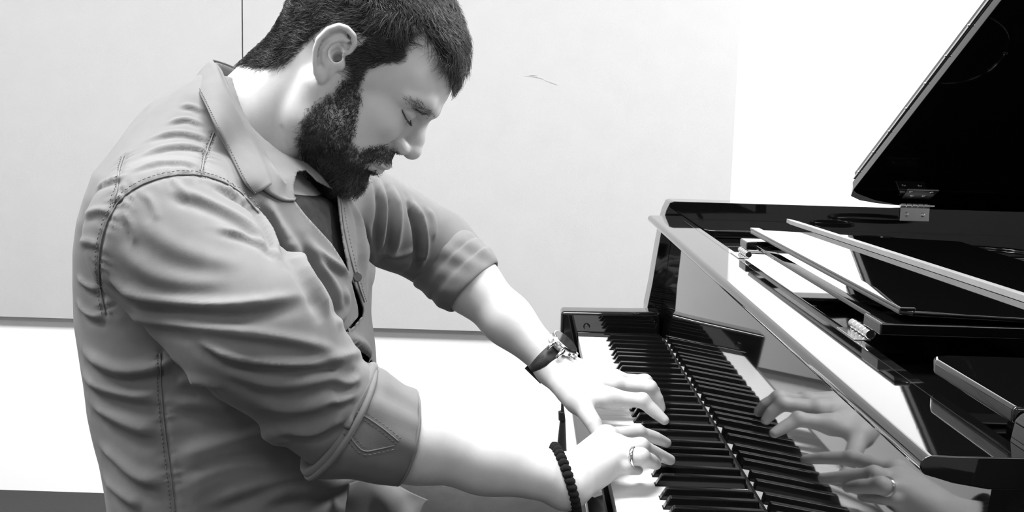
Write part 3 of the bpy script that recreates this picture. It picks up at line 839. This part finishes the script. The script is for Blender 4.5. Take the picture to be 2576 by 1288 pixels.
# ------------------------------------------------------------------ shirt
M_SHIRT = mat('grey_cotton_shirt', 0.145, 0.85, 0.2, noise=(40, 0.93, 1.06), bump=(1600, 0.10), sheen=0.1)
M_STITCH = mat('shirt_stitching', 0.12, 0.85, 0.2, noise=(400, .7, 1.3))
R_CUF = P_(985, 1090, Y=0.995); L_CUF = P_(1150, 675, Y=1.425)
R_MID = P_(640, 820, Y=0.925)
def shirt_sdf(p):
    d = trunk(p, 0.0)
    d = smin(d, cap(p, (-.46, YM, 1.070), R_SH + [-.012, .03, .022], .050, .050), .05)
    d = smin(d, cap(p, (-.46, YM, 1.070), L_SH + [-.012, -.03, .022], .050, .050), .05)
    a = cap(p, R_SH, R_MID, .076, .066)
    a = smin(a, cap(p, R_MID, R_ELB, .066, .050), .02)
    d = smin(d, a, .006)
    b = smin(cap(p, L_SH, L_ELB, .064, .053), cap(p, L_ELB, L_CUF, .053, .050), .015)
    d = smin(d, b, .018)
    d = smax(d, -cap(p, NECK0 - [0.0, 0, .02], h2w((-22, 0, -30))[0], .070, .066), .006)
    return d
SV, SF = sdf_mesh(shirt_sdf, (-.66, .82, .50), (-.10, 1.56, 1.20), .0027)
SV = vsmooth(SV, SF, 2, .5)
SBVH = BVHTree.FromPolygons([Vector(v) for v in SV], [tuple(map(int, f)) for f in SF])
def on_shirt(x, y, lift=0.0):
    d = CR.T @ np.array([(x - 1288) / FPX, (y - 644) / FPX, 1.0])
    h = SBVH.ray_cast(Vector(CAM), Vector(d).normalized())
    if h[0] is None: return None
    return np.array(h[0]) + np.array(h[1]) * lift
def trace(pts, n=14, lift=0.0):
    q = [on_shirt(a, b, lift) for a, b in spline(pts, n)]
    return np.array([k for k in q if k is not None])
SN = vnormals(SV, SF)
def fold(pts, w, h, valley=0.6, side=1, n=12, taper=True):
    """a crease running along a line on the cloth: ridge of height h, hollow beside it"""
    global SV
    L = trace(pts, n)
    if len(L) < 3: return
    lo, hi = L.min(0) - 4 * w, L.max(0) + 4 * w
    m = np.where(((SV > lo) & (SV < hi)).all(1))[0]; p = SV[m]; nn = SN[m]
    best = np.full(len(p), 1e9); sg = np.zeros(len(p)); tt = np.zeros(len(p))
    for i in range(len(L) - 1):
        a, b = L[i], L[i + 1]; d = b - a; l2 = max(d @ d, 1e-12)
        t = np.clip((p - a) @ d / l2, 0, 1); q = a + t[:, None] * d; e = p - q; dist = np.linalg.norm(e, axis=1)
        k = dist < best; best[k] = dist[k]; tt[k] = (i + t[k]) / (len(L) - 1)
        c = np.cross(d / math.sqrt(l2), nn); sg[k] = (e * c).sum(1)[k]
    tp = np.clip(np.sin(np.pi * np.clip(tt, .02, .98)) * 1.6, 0, 1) if taper else 1.0
    s = sg * side
    disp = h * np.exp(-(best / w) ** 2) - valley * h * np.exp(-((s - 1.5 * w) / (1.1 * w)) ** 2) * np.exp(-((best - np.abs(sg)) / w) ** 2)
    SV[m] += nn * (disp * tp)[:, None]
# side=+1 puts the hollow on the right of the travel direction as seen from outside
for a in [
  # near sleeve
  ([(272, 690), (330, 738), (430, 760), (540, 770), (650, 764), (775, 738)], .010, .0075, .9),
  ([(300, 800), (420, 812), (560, 830), (680, 846), (790, 868), (880, 900)], .010, .0045, .8),
  ([(470, 838), (560, 888), (660, 910), (760, 914), (850, 902), (915, 884)], .009, .0070, .9),
  ([(560, 930), (660, 962), (740, 965), (820, 950), (880, 930)], .009, .0035, .8),
  ([(640, 1010), (720, 1030), (800, 1022), (850, 1000)], .009, .0035, .8),
  ([(700, 1080), (780, 1090), (830, 1070), (865, 1050)], .007, .0035, .8),
  ([(528, 455), (590, 490), (650, 545), (690, 610), (702, 660)], .007, .0055, .9),
  ([(420, 470), (520, 505), (620, 560), (680, 625)], .010, .0040, .8),
  ([(540, 570), (610, 590), (670, 620), (706, 655)], .007, .0035, .8),
  ([(330, 540), (420, 610), (520, 650), (620, 670)], .016, .0030, .6),
  ([(290, 620), (380, 690), (480, 710), (600, 700)], .014, .0028, .6),
  ([(300, 520), (330, 570), (340, 620)], .006, .0025, .6), ([(360, 478), (385, 520), (395, 560)], .006, .0025, .6), ([(440, 448), (465, 490), (480, 520)], .006, .0025, .6),
  ([(830, 905), (870, 920), (905, 915)], .005, .003, .8), ([(840, 960), (880, 965), (905, 950)], .005, .003, .8), ([(820, 1010), (860, 1010), (895, 990)], .005, .003, .8),
  # yoke
  ([(350, 395), (420, 372), (490, 372), (530, 392)], .006, .0035, .7), ([(372, 350), (440, 335), (500, 345), (535, 365)], .006, .0035, .7),
  ([(420, 310), (470, 300), (515, 318)], .005, .003, .7), ([(455, 265), (490, 270), (515, 285)], .005, .003, .7),
  ([(330, 430), (400, 410), (470, 412), (510, 425)], .006, .003, .7), ([(245, 470), (280, 455), (320, 440)], .006, .003, .7),
  ([(215, 540), (245, 530), (272, 535)], .006, .003, .7), ([(200, 610), (225, 610), (248, 620)], .006, .003, .7), ([(192, 700), (220, 720), (250, 730)], .006, .0035, .7), ([(190, 760), (220, 790), (270, 800)], .007, .004, .8),
  # side of the trunk
  ([(190, 860), (240, 905), (310, 935), (400, 925), (440, 905)], .009, .0055, .8), ([(195, 930), (250, 970), (330, 995), (400, 1000)], .009, .0050, .8),
  ([(210, 990), (270, 1040), (340, 1075), (400, 1085)], .010, .0050, .8), ([(232, 1100), (290, 1150), (350, 1200), (420, 1215)], .010, .0055, .8),
  ([(240, 1180), (300, 1235), (360, 1275)], .010, .0045, .8),
  ([(440, 1150), (500, 1130), (580, 1105), (660, 1085), (740, 1085)], .010, .0055, -.9), ([(450, 1230), (540, 1185), (640, 1165), (720, 1170)], .010, .005, -.8),
  ([(640, 1260), (740, 1232), (830, 1222), (915, 1195)], .012, .0075, .9), ([(430, 960), (500, 960), (560, 975)], .009, .003, .7), ([(430, 1010), (520, 1020), (600, 1040)], .009, .003, .7),
  ([(500, 1275), (620, 1230), (720, 1200), (800, 1180)], .010, .005, .8),
  # right front panel
  ([(690, 560), (750, 650), (800, 730), (830, 800)], .010, .0055, .7), ([(760, 590), (815, 680), (850, 750), (860, 800)], .009, .0050, .7),
  ([(660, 500), (700, 570), (730, 640)], .008, .0050, .8), ([(860, 720), (870, 770), (845, 820)], .008, .004, .7), ([(780, 620), (840, 660), (880, 690)], .006, .0035, .7),
  # left front panel
  ([(880, 500), (905, 570), (915, 650), (912, 720)], .009, .0045, .7), ([(925, 560), (935, 650), (930, 740)], .007, .0035, .7), ([(880, 850), (915, 870), (938, 900)], .007, .004, .7),
  # far sleeve
  ([(950, 450), (965, 520), (960, 590), (950, 640)], .007, .0050, .8), ([(985, 462), (1000, 530), (998, 590), (985, 650)], .008, .0060, .9),
  ([(1035, 500), (1058, 560), (1066, 620), (1056, 680)], .007, .0085, 1.1), ([(1075, 520), (1090, 560), (1090, 610)], .006, .0030, .8),
  ([(960, 640), (1010, 640), (1050, 625)], .007, .004, .8), ([(1005, 690), (1040, 660), (1060, 640)], .007, .004, .8),
]:
    _big = a[0][0][1] > 840 or a[0][0][0] > 640
    fold(a[0], a[1] * (.75 if _big else .58), a[2] * (1.35 if _big else 1.0), a[3])
SV = vsmooth(SV, SF, 1, .2)
SV += vnormals(SV, SF) * (lownoise(SV, .030, 21)[:, 0] * .0011)[:, None]
ARMHOLE = [(266, 790), (256, 740), (250, 690), (252, 630), (266, 570), (292, 518), (330, 480), (390, 452), (450, 440), (506, 442), (560, 458), (610, 490), (650, 535)]
SHOULDER = [(506, 440), (512, 405), (526, 365), (538, 335)]
YOKE = [(286, 520), (296, 470), (300, 430), (312, 392)]
SIDE = [(404, 888), (405, 960), (412, 1050), (424, 1150), (434, 1230), (440, 1287)]
def pucker(pts, n, amp, wl, wd):
    global SV
    L = trace(pts, n)
    if len(L) < 4: return
    s = np.concatenate([[0], np.cumsum(np.linalg.norm(np.diff(L, axis=0), axis=1))])
    m = np.where(((SV > L.min(0) - .03) & (SV < L.max(0) + .03)).all(1))[0]; p = SV[m]
    best = np.full(len(p), 1e9); ss = np.zeros(len(p))
    for i in range(len(L) - 1):
        a, d = L[i], L[i + 1] - L[i]; t = np.clip((p - a) @ d / max(d @ d, 1e-12), 0, 1); e = np.linalg.norm(p - a - t[:, None] * d, axis=1)
        k = e < best; best[k] = e[k]; ss[k] = s[i] + t[k] * (s[i + 1] - s[i])
    ph = ss / wl * 6.283; mod = np.sin(ph + 1.7 * np.sin(ph * .31)) * (.6 + .4 * np.sin(ph * .17 + 1))
    g = np.exp(-(best / wd) ** 2)
    SV[m] += SN[m] * (amp * mod * g * (1 - np.exp(-(best / .0022) ** 2)) - .0016 * np.exp(-(best / .0030) ** 2))[:, None]
SBVH = BVHTree.FromPolygons([Vector(v) for v in SV], [tuple(map(int, f)) for f in SF]); SN = vnormals(SV, SF)
pucker(ARMHOLE, 90, .0017, .0105, .013); pucker(SHOULDER, 30, .0012, .008, .010); pucker(YOKE, 30, .0012, .008, .010); pucker(SIDE, 60, .0012, .010, .010)

# the open front: gaps where the two fronts part
CUTS = [[(742, 506), (738, 470), (748, 430), (770, 425), (800, 455), (850, 480), (856, 540), (866, 610), (881, 690), (862, 655), (834, 612), (800, 575), (768, 540)],
        [(880, 692), (896, 720), (908, 752), (917, 778), (915, 796), (890, 826), (856, 852), (846, 850), (876, 826), (902, 796), (900, 770), (892, 740)],
        [(872, 856), (884, 862), (896, 878), (920, 892), (938, 908), (940, 918), (916, 908), (892, 892), (878, 878)]]
sp = proj(SV); SN = vnormals(SV, SF); front = ((SV - CAM) * SN).sum(1) < 0
kill = np.zeros(len(SV), bool)
for c in CUTS: kill |= inpoly(c, sp) & front & (SV[:, 1] > 1.0)
fk = kill[SF].sum(1)
rim = np.zeros(len(SV), bool); rim[SF[fk >= 2].ravel()] = True
keep = fk < 3
edge = np.where(rim)[0]
allc = [polydist(c, sp[edge]) for c in CUTS]
bi = np.argmin([a[0] for a in allc], 0)
tgt = np.stack([a[1] for a in allc])[bi, np.arange(len(edge))]; dd = np.min([a[0] for a in allc], 0)
mv = dd < 9
dpx = (tgt - sp[edge]) * mv[:, None]
dep = ((SV[edge] - CAM) @ CR.T)[:, 2]
SV[edge] += (dpx[:, :1] * CR[0] + dpx[:, 1:] * CR[1]) * (dep / FPX)[:, None]
shirt = from_np('shirt', SV, SF[keep], M_SHIRT, person)
sol = shirt.modifiers.new('cloth', 'SOLIDIFY'); sol.thickness = 0.0016; sol.offset = -1
SBVH = BVHTree.FromPolygons([Vector(v) for v in SV], [tuple(map(int, f)) for f in SF[keep]])
M_INSHADE = mat('shaded_shirt_inside', 0.035, 0.9, 0.1, noise=(80, .8, 1.2), bump=(900, .3))  # inner shirt layer; the shade inside the open front is put into its colour
def inshade_sdf(p): return smax(trunk(p, -.012), p[:, 2] - 1.030 + (p[:, 0] + .33) * .35, .006)
_uv, _uf = sdf_mesh(inshade_sdf, (-.62, .92, .70), (-.22, 1.36, 1.10), .006)
from_np('shirt_inside_shade', _uv, _uf, M_INSHADE, person)

# seams: a thin double row of stitches with a raised welt
def seam(pts, n=60, gap=5.0, name='seam', welt=.0008):
    L = trace(pts, n, .0006)
    if len(L) < 4: return
    o = tube(name, L, welt, M_SHIRT, shirt, 6)
    tan = np.gradient(L, axis=0); tan /= np.linalg.norm(tan, axis=1)[:, None] + 1e-12
    vd = L - CAM; vd /= np.linalg.norm(vd, axis=1)[:, None]
    sd = np.cross(tan, vd); V = []; F = []; c = 0
    s = np.concatenate([[0], np.cumsum(np.linalg.norm(np.diff(L, axis=0), axis=1))])
    for off in (-.0035, .0035):
        for q in np.arange(.001, s[-1], .0042):
            a = np.array([np.interp(q, s, L[:, k] + sd[:, k] * off) for k in range(3)]); b = np.array([np.interp(q + .0027, s, L[:, k] + sd[:, k] * off) for k in range(3)])
            v, f = tube_np([a, (a + b) / 2 - vd[0] * .0004, b], [.0003, .00045, .0003], 5)
            V.append(v); F += [tuple(k + c for k in g) for g in f]; c += len(v)
    if V: tag(from_py('stitches', np.vstack(V), F, M_STITCH, shirt), kind='stuff')
seam(ARMHOLE, 90); seam(SHOULDER, 30); seam(YOKE, 30); seam(SIDE, 80)
seam([(856, 500), (866, 580), (884, 660), (896, 700), (916, 760)], 40, welt=.0007)

# collar: folded leaf and inner stand, symmetric about the spine
def mirror(pts): 
    q = np.array(pts); r = q[::-1].copy(); r[:, 1] = 2 * YM - r[:, 1]; return np.vstack([q, r[1:]])
def sheet(name, rows, m, parent, nu=70, nv=8, thick=.0022, bulge=0.0, bc=None):
    R = [spline(r, nu) for r in rows]; A = np.array(R); U = np.linspace(0, 1, nv)
    G = np.array([spline(A[:, i], nv) for i in range(nu)])       # nu, nv, 3
    V = G.reshape(-1, 3); F = np.array([(i * nv + j, (i + 1) * nv + j, (i + 1) * nv + j + 1, i * nv + j + 1) for i in range(nu - 1) for j in range(nv - 1)])
    o = from_np(name, V, F, m, parent); s = o.modifiers.new('cloth', 'SOLIDIFY'); s.thickness = thick; s.offset = 0
    return o, G
def W(*l): return [P_(a, b, Y=c) for a, b, c in l]
def WS(lift, *l):         # like W, but never inside the shirt
    out = []
    for a, b, c in l:
        q = P_(a, b, Y=c); h = on_shirt(a, b)
        if h is not None and h[1] < q[1] + lift: q = P_(a, b, Y=h[1] - lift)
        out.append(q)
    return out
fold_line = mirror(WS(.012, (683, 463, 1.072), (672, 424, 1.058), (634, 342, 1.046), (592, 262, 1.048), (562, 205, 1.066)) + W((546, 166, 1.098), (538, 150, 1.14)))
mid_line = mirror(WS(.010, (662, 477, 1.052), (640, 440, 1.034), (604, 362, 1.020), (564, 288, 1.022), (536, 232, 1.046)) + W((516, 192, 1.090), (510, 178, 1.14)))
low_line = mirror(WS(.005, (641, 489, 1.040), (612, 455, 1.022), (576, 384, 1.006), (540, 314, 1.006), (514, 258, 1.034)) + W((496, 222, 1.084), (492, 208, 1.14)))
collar, CG = sheet('collar', [fold_line, mid_line, low_line], M_SHIRT, shirt)
st_top = mirror(WS(.006, (748, 490, 1.105), (712, 452, 1.078), (668, 386, 1.060), (618, 300, 1.055), (578, 222, 1.072)) + W((556, 176, 1.102), (546, 158, 1.14)))
st_low = mirror(WS(.003, (742, 504, 1.090), (700, 500, 1.062), (640, 455, 1.044), (590, 380, 1.034), (556, 300, 1.050)) + W((532, 250, 1.090), (524, 235, 1.14)))
sheet('collar_stand', [st_top, (st_top + st_low) / 2, st_low], M_SHIRT, shirt)
# stitched edge of the collar leaf
_e = CG[:, -2] * .75 + CG[:, -1] * .25
_V = []; _F = []; _c0 = 0
for i in range(0, 34):
    for f0 in (0, .5):
        a = _e[i] * (1 - f0) + _e[i + 1] * f0; b = _e[i] * (.65 - f0) + _e[i + 1] * (.35 + f0)
        o_ = np.array([-.0003, -.0016, .0004])
        v, f = tube_np([a + o_, b + o_], .00045, 5); _V.append(v); _F += [tuple(k + _c0 for k in g) for g in f]; _c0 += len(v)
tag(from_py('stitches', np.vstack(_V), _F, M_STITCH, shirt), kind='stuff')

# rolled cuffs: rings lofted round the arm
def frame_rings(c0, axis, specs, up):
    axis = axis / np.linalg.norm(axis); u = up - axis * (up @ axis); u /= np.linalg.norm(u); v = np.cross(axis, u); out = []
    n = 72; a = np.arange(n) * 2 * np.pi / n
    for s, ru, rv, tilt, wob in specs:
        r = 1 + wob * (np.sin(3 * a + s * 60) + .6 * np.sin(7 * a + 1 + s * 30))
        out.append(c0 + axis * s + (np.cos(a) * r)[:, None] * u * ru + (np.sin(a) * r)[:, None] * v * rv + (np.cos(a) * tilt)[:, None] * axis)
    return np.array(out)
def loft(name, R, m, parent, fine=0, amp=0.0):
    if fine:
        R = np.stack([spline(R[:, i], fine) for i in range(R.shape[1])], 1)
        c = R.mean(1, keepdims=True); d = R - c; ln = np.linalg.norm(d, axis=2, keepdims=True)
        nz = lownoise(R.reshape(-1, 3), .0065, 31)[:, 0].reshape(R.shape[:2]); w = np.sin(np.linspace(0, np.pi, fine))[:, None]
        R = R + d / ln * (nz * w * amp)[:, :, None]
    k, n = R.shape[:2]
    F = np.array([(i * n + j, i * n + (j + 1) % n, (i + 1) * n + (j + 1) % n, (i + 1) * n + j) for i in range(k - 1) for j in range(n)])
    return from_np(name, R.reshape(-1, 3), F, m, parent)
_ax = R_WR - R_ELB; _ax /= np.linalg.norm(_ax)
cuff = loft('cuff', frame_rings(R_ELB, _ax, [(-.006, .046, .046, .012, .01), (-.010, .0530, .054, .014, .012), (-.004, .0568, .057, .014, .014), (.012, .0560, .056, .010, .012), (.030, .0520, .053, .004, .01),
        (.050, .0475, .050, -.002, .008), (.062, .0462, .0478, -.004, .006), (.0655, .0450, .0466, -.004, .006), (.0645, .0434, .0450, -.004, .006), (.056, .0430, .0446, -.004, .004), (.030, .0435, .0446, 0, 0)], np.array([0, 0, 1.0])), M_SHIRT, shirt, 40, .0016)
_cm = cuff.data; _keepb = SBVH
SBVH = BVHTree.FromPolygons([v.co.copy() for v in _cm.vertices], [tuple(p.vertices) for p in _cm.polygons])
seam([(886, 1030), (925, 1052), (965, 1080), (1002, 1110)], 30, name='cuff_seam')
seam([(872, 1082), (890, 1112), (915, 1134), (950, 1130), (992, 1120)], 40, name='cuff_seam')
tube('cuff_tab', trace([(938, 926), (926, 960), (908, 1000), (888, 1040), (872, 1076)], 24, .0015), np.linspace(.0052, .0034, 24)[:len(trace([(938, 926), (926, 960), (908, 1000), (888, 1040), (872, 1076)], 24, .0015))], M_SHIRT, shirt, 10)
SBVH = _keepb
_cl = frame_rings(R_ELB, _ax, [(.0635, .0462, .0478, -.004, .006)], np.array([0, 0, 1.0]))[0]
tube('cuff_edge', np.vstack([_cl, _cl[:1]]), .0011, M_SHIRT, shirt, 6)
_cl = frame_rings(R_ELB, _ax, [(-.003, .0575, .058, .014, .014)], np.array([0, 0, 1.0]))[0]
tube('cuff_roll', np.vstack([_cl, _cl[:1]]) , .0030, M_SHIRT, shirt, 8)
_ax2 = L_WR - L_ELB; _ax2 /= np.linalg.norm(_ax2)
_c2 = L_ELB + _ax2 * .028
loft('cuff', frame_rings(_c2, _ax2, [(-.004, .048, .048, 0, .01), (-.008, .0525, .0525, 0, .012), (.000, .0545, .0545, .004, .016), (.010, .0530, .0530, .003, .012), (.018, .0540, .0540, -.003, .014), (.028, .0520, .0520, .002, .012), (.036, .0530, .0530, -.002, .012),
        (.046, .0505, .0505, 0, .02), (.054, .0475, .0475, 0, .015), (.053, .0445, .0445, 0, .01), (.03, .042, .042, 0, 0)], np.array([0, 0, 1.0])), M_SHIRT, shirt, 40, .0014)
# loose shirt tail over the lap
_tr = np.random.default_rng(4)
_rows = [W((878, 1218, 1.03), (930, 1204, 1.03), (985, 1216, 1.05), (1030, 1238, 1.06), (1076, 1258, 1.08)), W((872, 1262, 1.00), (925, 1246, 1.015), (975, 1262, 1.02), (1022, 1262, 1.05), (1062, 1276, 1.07)),
         W((868, 1320, 1.0), (925, 1330, 1.01), (985, 1326, 1.03), (1020, 1318, 1.03), (1050, 1310, 1.06))]
sheet('shirt_tail', [np.array(r) for r in _rows], M_SHIRT, shirt, 40, 14)
# buttons
M_BTN = mat('shirt_button', 0.05, 0.25, noise=(200, .8, 1.2))
for bx, by, yy in ((805, 556, 1.135), (893, 697, None)):
    c = P_(bx, by, Y=yy) if yy else on_shirt(bx, by, .002)
    if c is None: continue
    d = (CAM - c); d = d / np.linalg.norm(d) + np.array([.5, 0, .2]); d /= np.linalg.norm(d)
    cyl('button', c, c + d * .0025, .0055, .005, M_BTN, shirt, 18, .0006)

# ------------------------------------------------------------------ trousers, belt area, shoes, bench (mostly below the frame)
M_TROU = mat('grey_trousers', 0.055, 0.9, 0.1, noise=(60, .9, 1.1), bump=(900, .3))
def trou_sdf(p):
    d = None
    for s in (-1, 1):
        y = YM + s * .10
        e = cap(p, (-.43, y, .565), (.01, YM + s * .13, .562), .105, .074)
        e = smin(e, cap(p, (.01, YM + s * .13, .562), (.00, YM + s * .15, .10), .074, .060), .04)
        d = e if d is None else smin(d, e, .04)
    d = smin(d, ell(p, (-.42, YM, .58), (.16, .20, .115)), .06)
    d = smax(d, -(p[:, 2] - .06), .004)
    return d
TV, TF = sdf_mesh(trou_sdf, (-.62, .78, .03), (.14, 1.50, .75), .009)
from_np('trousers', TV, TF, M_TROU, person)
M_SHOE = mat('black_shoe', .02, .35, noise=(30, .8, 1.2))
for s in (-1, 1):
    def shoe(p, s=s):
        y = YM + s * .15
        d = smin(cap(p, (-.03, y, .045), (.13, y + s * .01, .035), .040, .034), cap(p, (-.005, y, .06), (-.005, y, .10), .042, .045), .03)
        return smax(d, -(p[:, 2] - .002), .003)
    v, f = sdf_mesh(shoe, (-.12, YM + s * .15 - .08, -.01), (.22, YM + s * .15 + .09, .18), .007); from_np('shoe', v, f, M_SHOE, person)
bench = thing('piano_bench', 'black padded bench under the seated man', 'bench', (-0.44, YM, 0))
box('cushion', -.62, -.27, .80, 1.48, .400, .457, M_FELT, bench, .015, 3)
box('apron', -.60, -.29, .83, 1.45, .345, .400, M_LACQ, bench, .003)
for _x in (-.585, -.305):
    for _y in (.845, 1.435):
        prism('leg', [(_x - .014, 0), (_x - .02, .345), (_x + .02, .345), (_x + .014, 0)], 'y', _y - .02, _y + .02, M_LACQ, bench, .002)

# ================================================================== watch, bracelet, ring, stand
def ring_frame(c, axis, up):
    axis = axis / np.linalg.norm(axis); u = up - axis * (up @ axis); u /= np.linalg.norm(u); return axis, u, np.cross(axis, u)
M_STRAP = mat('black_rubber_strap', 0.022, 0.55, 0.4, noise=(80, .8, 1.2))
M_GLASS = mat('watch_crystal', 0.02, 0.05, 0.5, noise=(10, .9, 1.1))
# --- wristwatch on the left wrist
_ac = L_WR - L_ELB; _wc = L_WR - _ac / np.linalg.norm(_ac) * .012
across = LH['index'][0] - LH['pinky'][0]; _aw = _ac / np.linalg.norm(_ac); across = across - _aw * (across @ _aw); across /= np.linalg.norm(across)
dorsal = np.cross(_aw, across); dorsal = dorsal if dorsal[2] > 0 else -dorsal
watch = thing('wristwatch', 'chunky metal wristwatch with black ribbed strap on the left wrist', 'watch', tuple(_wc))
n = 72; a = np.linspace(0, 2 * np.pi, n, endpoint=False)
def wr_pt(ang, off, al): return _wc + _aw * al + np.cos(ang)[:, None] * across * (.0292 + off) + np.sin(ang)[:, None] * dorsal * (.0232 + off)
R = np.array([wr_pt(a, o, s) for o, s in ((0, -.0115), (.0028, -.0108), (.0034, 0), (.0028, .0108), (0, .0115), (-.0005, 0), (0, -.0115))])
strap = loft('strap', R, M_STRAP, watch)
for k in range(26):        # ribs of the strap
    an = math.pi * (1.10 + .8 * k / 26) if k < 26 else 0
    aa = np.full(2, an); q0 = wr_pt(aa, .0027, -.0065)[0]; q1 = wr_pt(aa, .0027, .0065)[0]
    tube('rib', [q0, (q0 + q1) / 2, q1], .0008, M_STRAP, strap, 6)
for k in range(14):
    for an in (math.pi * .12 - k * .055, ):
        aa = np.full(2, an); q0 = wr_pt(aa, .0027, -.0065)[0]; q1 = wr_pt(aa, .0027, .0065)[0]
        tube('rib', [q0, (q0 + q1) / 2, q1], .0008, M_STRAP, strap, 6)
cc = _wc + dorsal * .0242
cyl('case', cc, cc + dorsal * .009, .0215, .0205, M_CHROME, watch, 40, .0015)
bz = cyl('bezel', cc + dorsal * .009, cc + dorsal * .0115, .0215, .0195, M_CHROME, watch, 40, .0006)
cyl('crystal', cc + dorsal * .0108, cc + dorsal * .0120, .0182, .0178, M_GLASS, watch, 40)
for s in (-1, 1):
    for t in (-1, 1):
        q = cc + across * s * .020 + _aw * t * .0085
        tube('lug', [q + dorsal * .006, q + across * s * .006 + dorsal * .002, q + across * s * .0095 - dorsal * .005], [.0032, .003, .0026], M_CHROME, watch, 8)
for t, r in ((0, .0030), (-.012, .0024), (.012, .0024)):
    q = cc + dorsal * .005 + _aw * .0205 * math.cos(t * 40) + across * t
    cyl('crown', q, q + _aw * .0055, r, r, M_CHROME, watch, 16, .0006)
qb = _wc - dorsal * .027
bk = loft('buckle', np.array([qb + _aw * s * .0145 + np.stack([np.cos(a) * .013, np.sin(a) * .0035], 1) @ np.array([across, dorsal]) for s in (-1, -.9, .9, 1)]), M_BLACKMETAL, watch)

# --- braided bracelet on the right wrist
_ar = R_WR - R_ELB; _arw = _ar / np.linalg.norm(_ar); bc_ = R_WR - _arw * .004
ac2 = RH['index'][0] - RH['pinky'][0]; ac2 = ac2 - _arw * (ac2 @ _arw); ac2 /= np.linalg.norm(ac2); do2 = np.cross(_arw, ac2); do2 = do2 if do2[2] > 0 else -do2
M_CORD = mat('black_braided_cord', 0.012, 0.9, 0.2, noise=(400, .6, 1.6), bump=(900, .6))
bracelet = thing('bracelet', 'black braided cord bracelet on the right wrist', 'bracelet', tuple(bc_))
bm = bmesh.new(); bmesh.ops.create_icosphere(bm, subdivisions=2, radius=1.0)
for v in bm.verts:
    v.co *= 1 + .05 * math.sin(6 * math.atan2(v.co.y, v.co.x) + 4 * v.co.z)
bead_me = bpy.data.meshes.new('bead'); bm.to_mesh(bead_me); bm.free(); bead_me.materials.append(M_CORD)
for p in bead_me.polygons: p.use_smooth = True
NB = 34
for k in range(NB):
    t = 2 * math.pi * k / NB
    c = bc_ + ac2 * math.cos(t) * .0325 + do2 * math.sin(t) * .0275 + _arw * (-.019 * math.sin(t) - .006 * math.cos(t) + .003)
    tv = -ac2 * math.sin(t) * .0325 + do2 * math.cos(t) * .0275; tv /= np.linalg.norm(tv)
    o = bpy.data.objects.new('bead', bead_me); COL.objects.link(o)
    z = Vector(tv); x = Vector(_arw); y = z.cross(x).normalized(); x = y.cross(z)
    Mx = Matrix((x, y, z)).transposed().to_4x4() @ Matrix.Diagonal((.0056, .0056, .0046, 1)); Mx.translation = Vector(c)
    o.parent = bracelet; o.matrix_parent_inverse = Matrix.Translation(-Vector(bc_)); o.matrix_basis = Mx
ang = np.linspace(0, 2 * np.pi, 65)
tube('cord', bc_ + np.cos(ang)[:, None] * ac2 * .0325 + np.sin(ang)[:, None] * do2 * .0275 + (-.019 * np.sin(ang) - .006 * np.cos(ang) + .003)[:, None] * _arw, .0030, M_CORD, bracelet, 8)

# --- ring on the right ring finger
r0, r1 = RH['ring'][0], RH['ring'][1]; rd = (r1 - r0) / np.linalg.norm(r1 - r0); rc = r0 + (r1 - r0) * .66
u = np.cross(rd, [0, 0, 1]); u /= np.linalg.norm(u); v = np.cross(rd, u)
RR = np.array([rc + rd * s + (np.cos(a)[:, None] * u + np.sin(a)[:, None] * v) * r for s, r in ((-.0026, .0096), (-.0020, .0108), (0, .0112), (.0020, .0108), (.0026, .0096), (-.0026, .0096))])
band = loft('finger_ring', RR, M_CHROME, None)
tag(band, 'plain polished metal ring on the right hand near the bracelet', 'ring')

# --- slim dark stand behind the hands
_s0 = px(1416, 1040, Y=2.35); sx, sy = _s0[0], 2.35
stand = thing('folding_stand', 'slim dark folded stand between piano and wall', 'stand', (sx, sy, 0))
cyl('pole', (sx, sy, .03), (sx, sy, .475), .006, .005, M_BLACKMETAL, stand, 14)
cyl('collar', (sx, sy, px(1416, 1057, Y=sy)[2]), (sx, sy, px(1416, 1035, Y=sy)[2]), .0095, .011, M_BLACKMETAL, stand, 16, .001)
cyl('sleeve', (sx, sy, px(1416, 1165, Y=sy)[2]), (sx, sy, px(1416, 1057, Y=sy)[2]), .014, .0065, M_BLACKMETAL, stand, 16, .001)
_zb = px(1416, 1262, Y=sy)[2]
box('clamp', sx - .012, sx + .03, sy - .015, sy + .015, _zb - .05, _zb, M_BLACKMETAL, stand, .003)
cyl('clamp_knob', (sx - .012, sy, _zb - .014), (sx - .042, sy, _zb - .002), .007, .009, M_BLACKMETAL, stand, 16, .001)
for k in range(3):
    t = math.radians(90 + 120 * k); e = (sx + .16 * math.cos(t), sy + .16 * math.sin(t), .012)
    tube('leg', [(sx, sy, .17), ((sx + e[0]) / 2, (sy + e[1]) / 2, .085), e], [.006, .006, .007], M_BLACKMETAL, stand, 8)
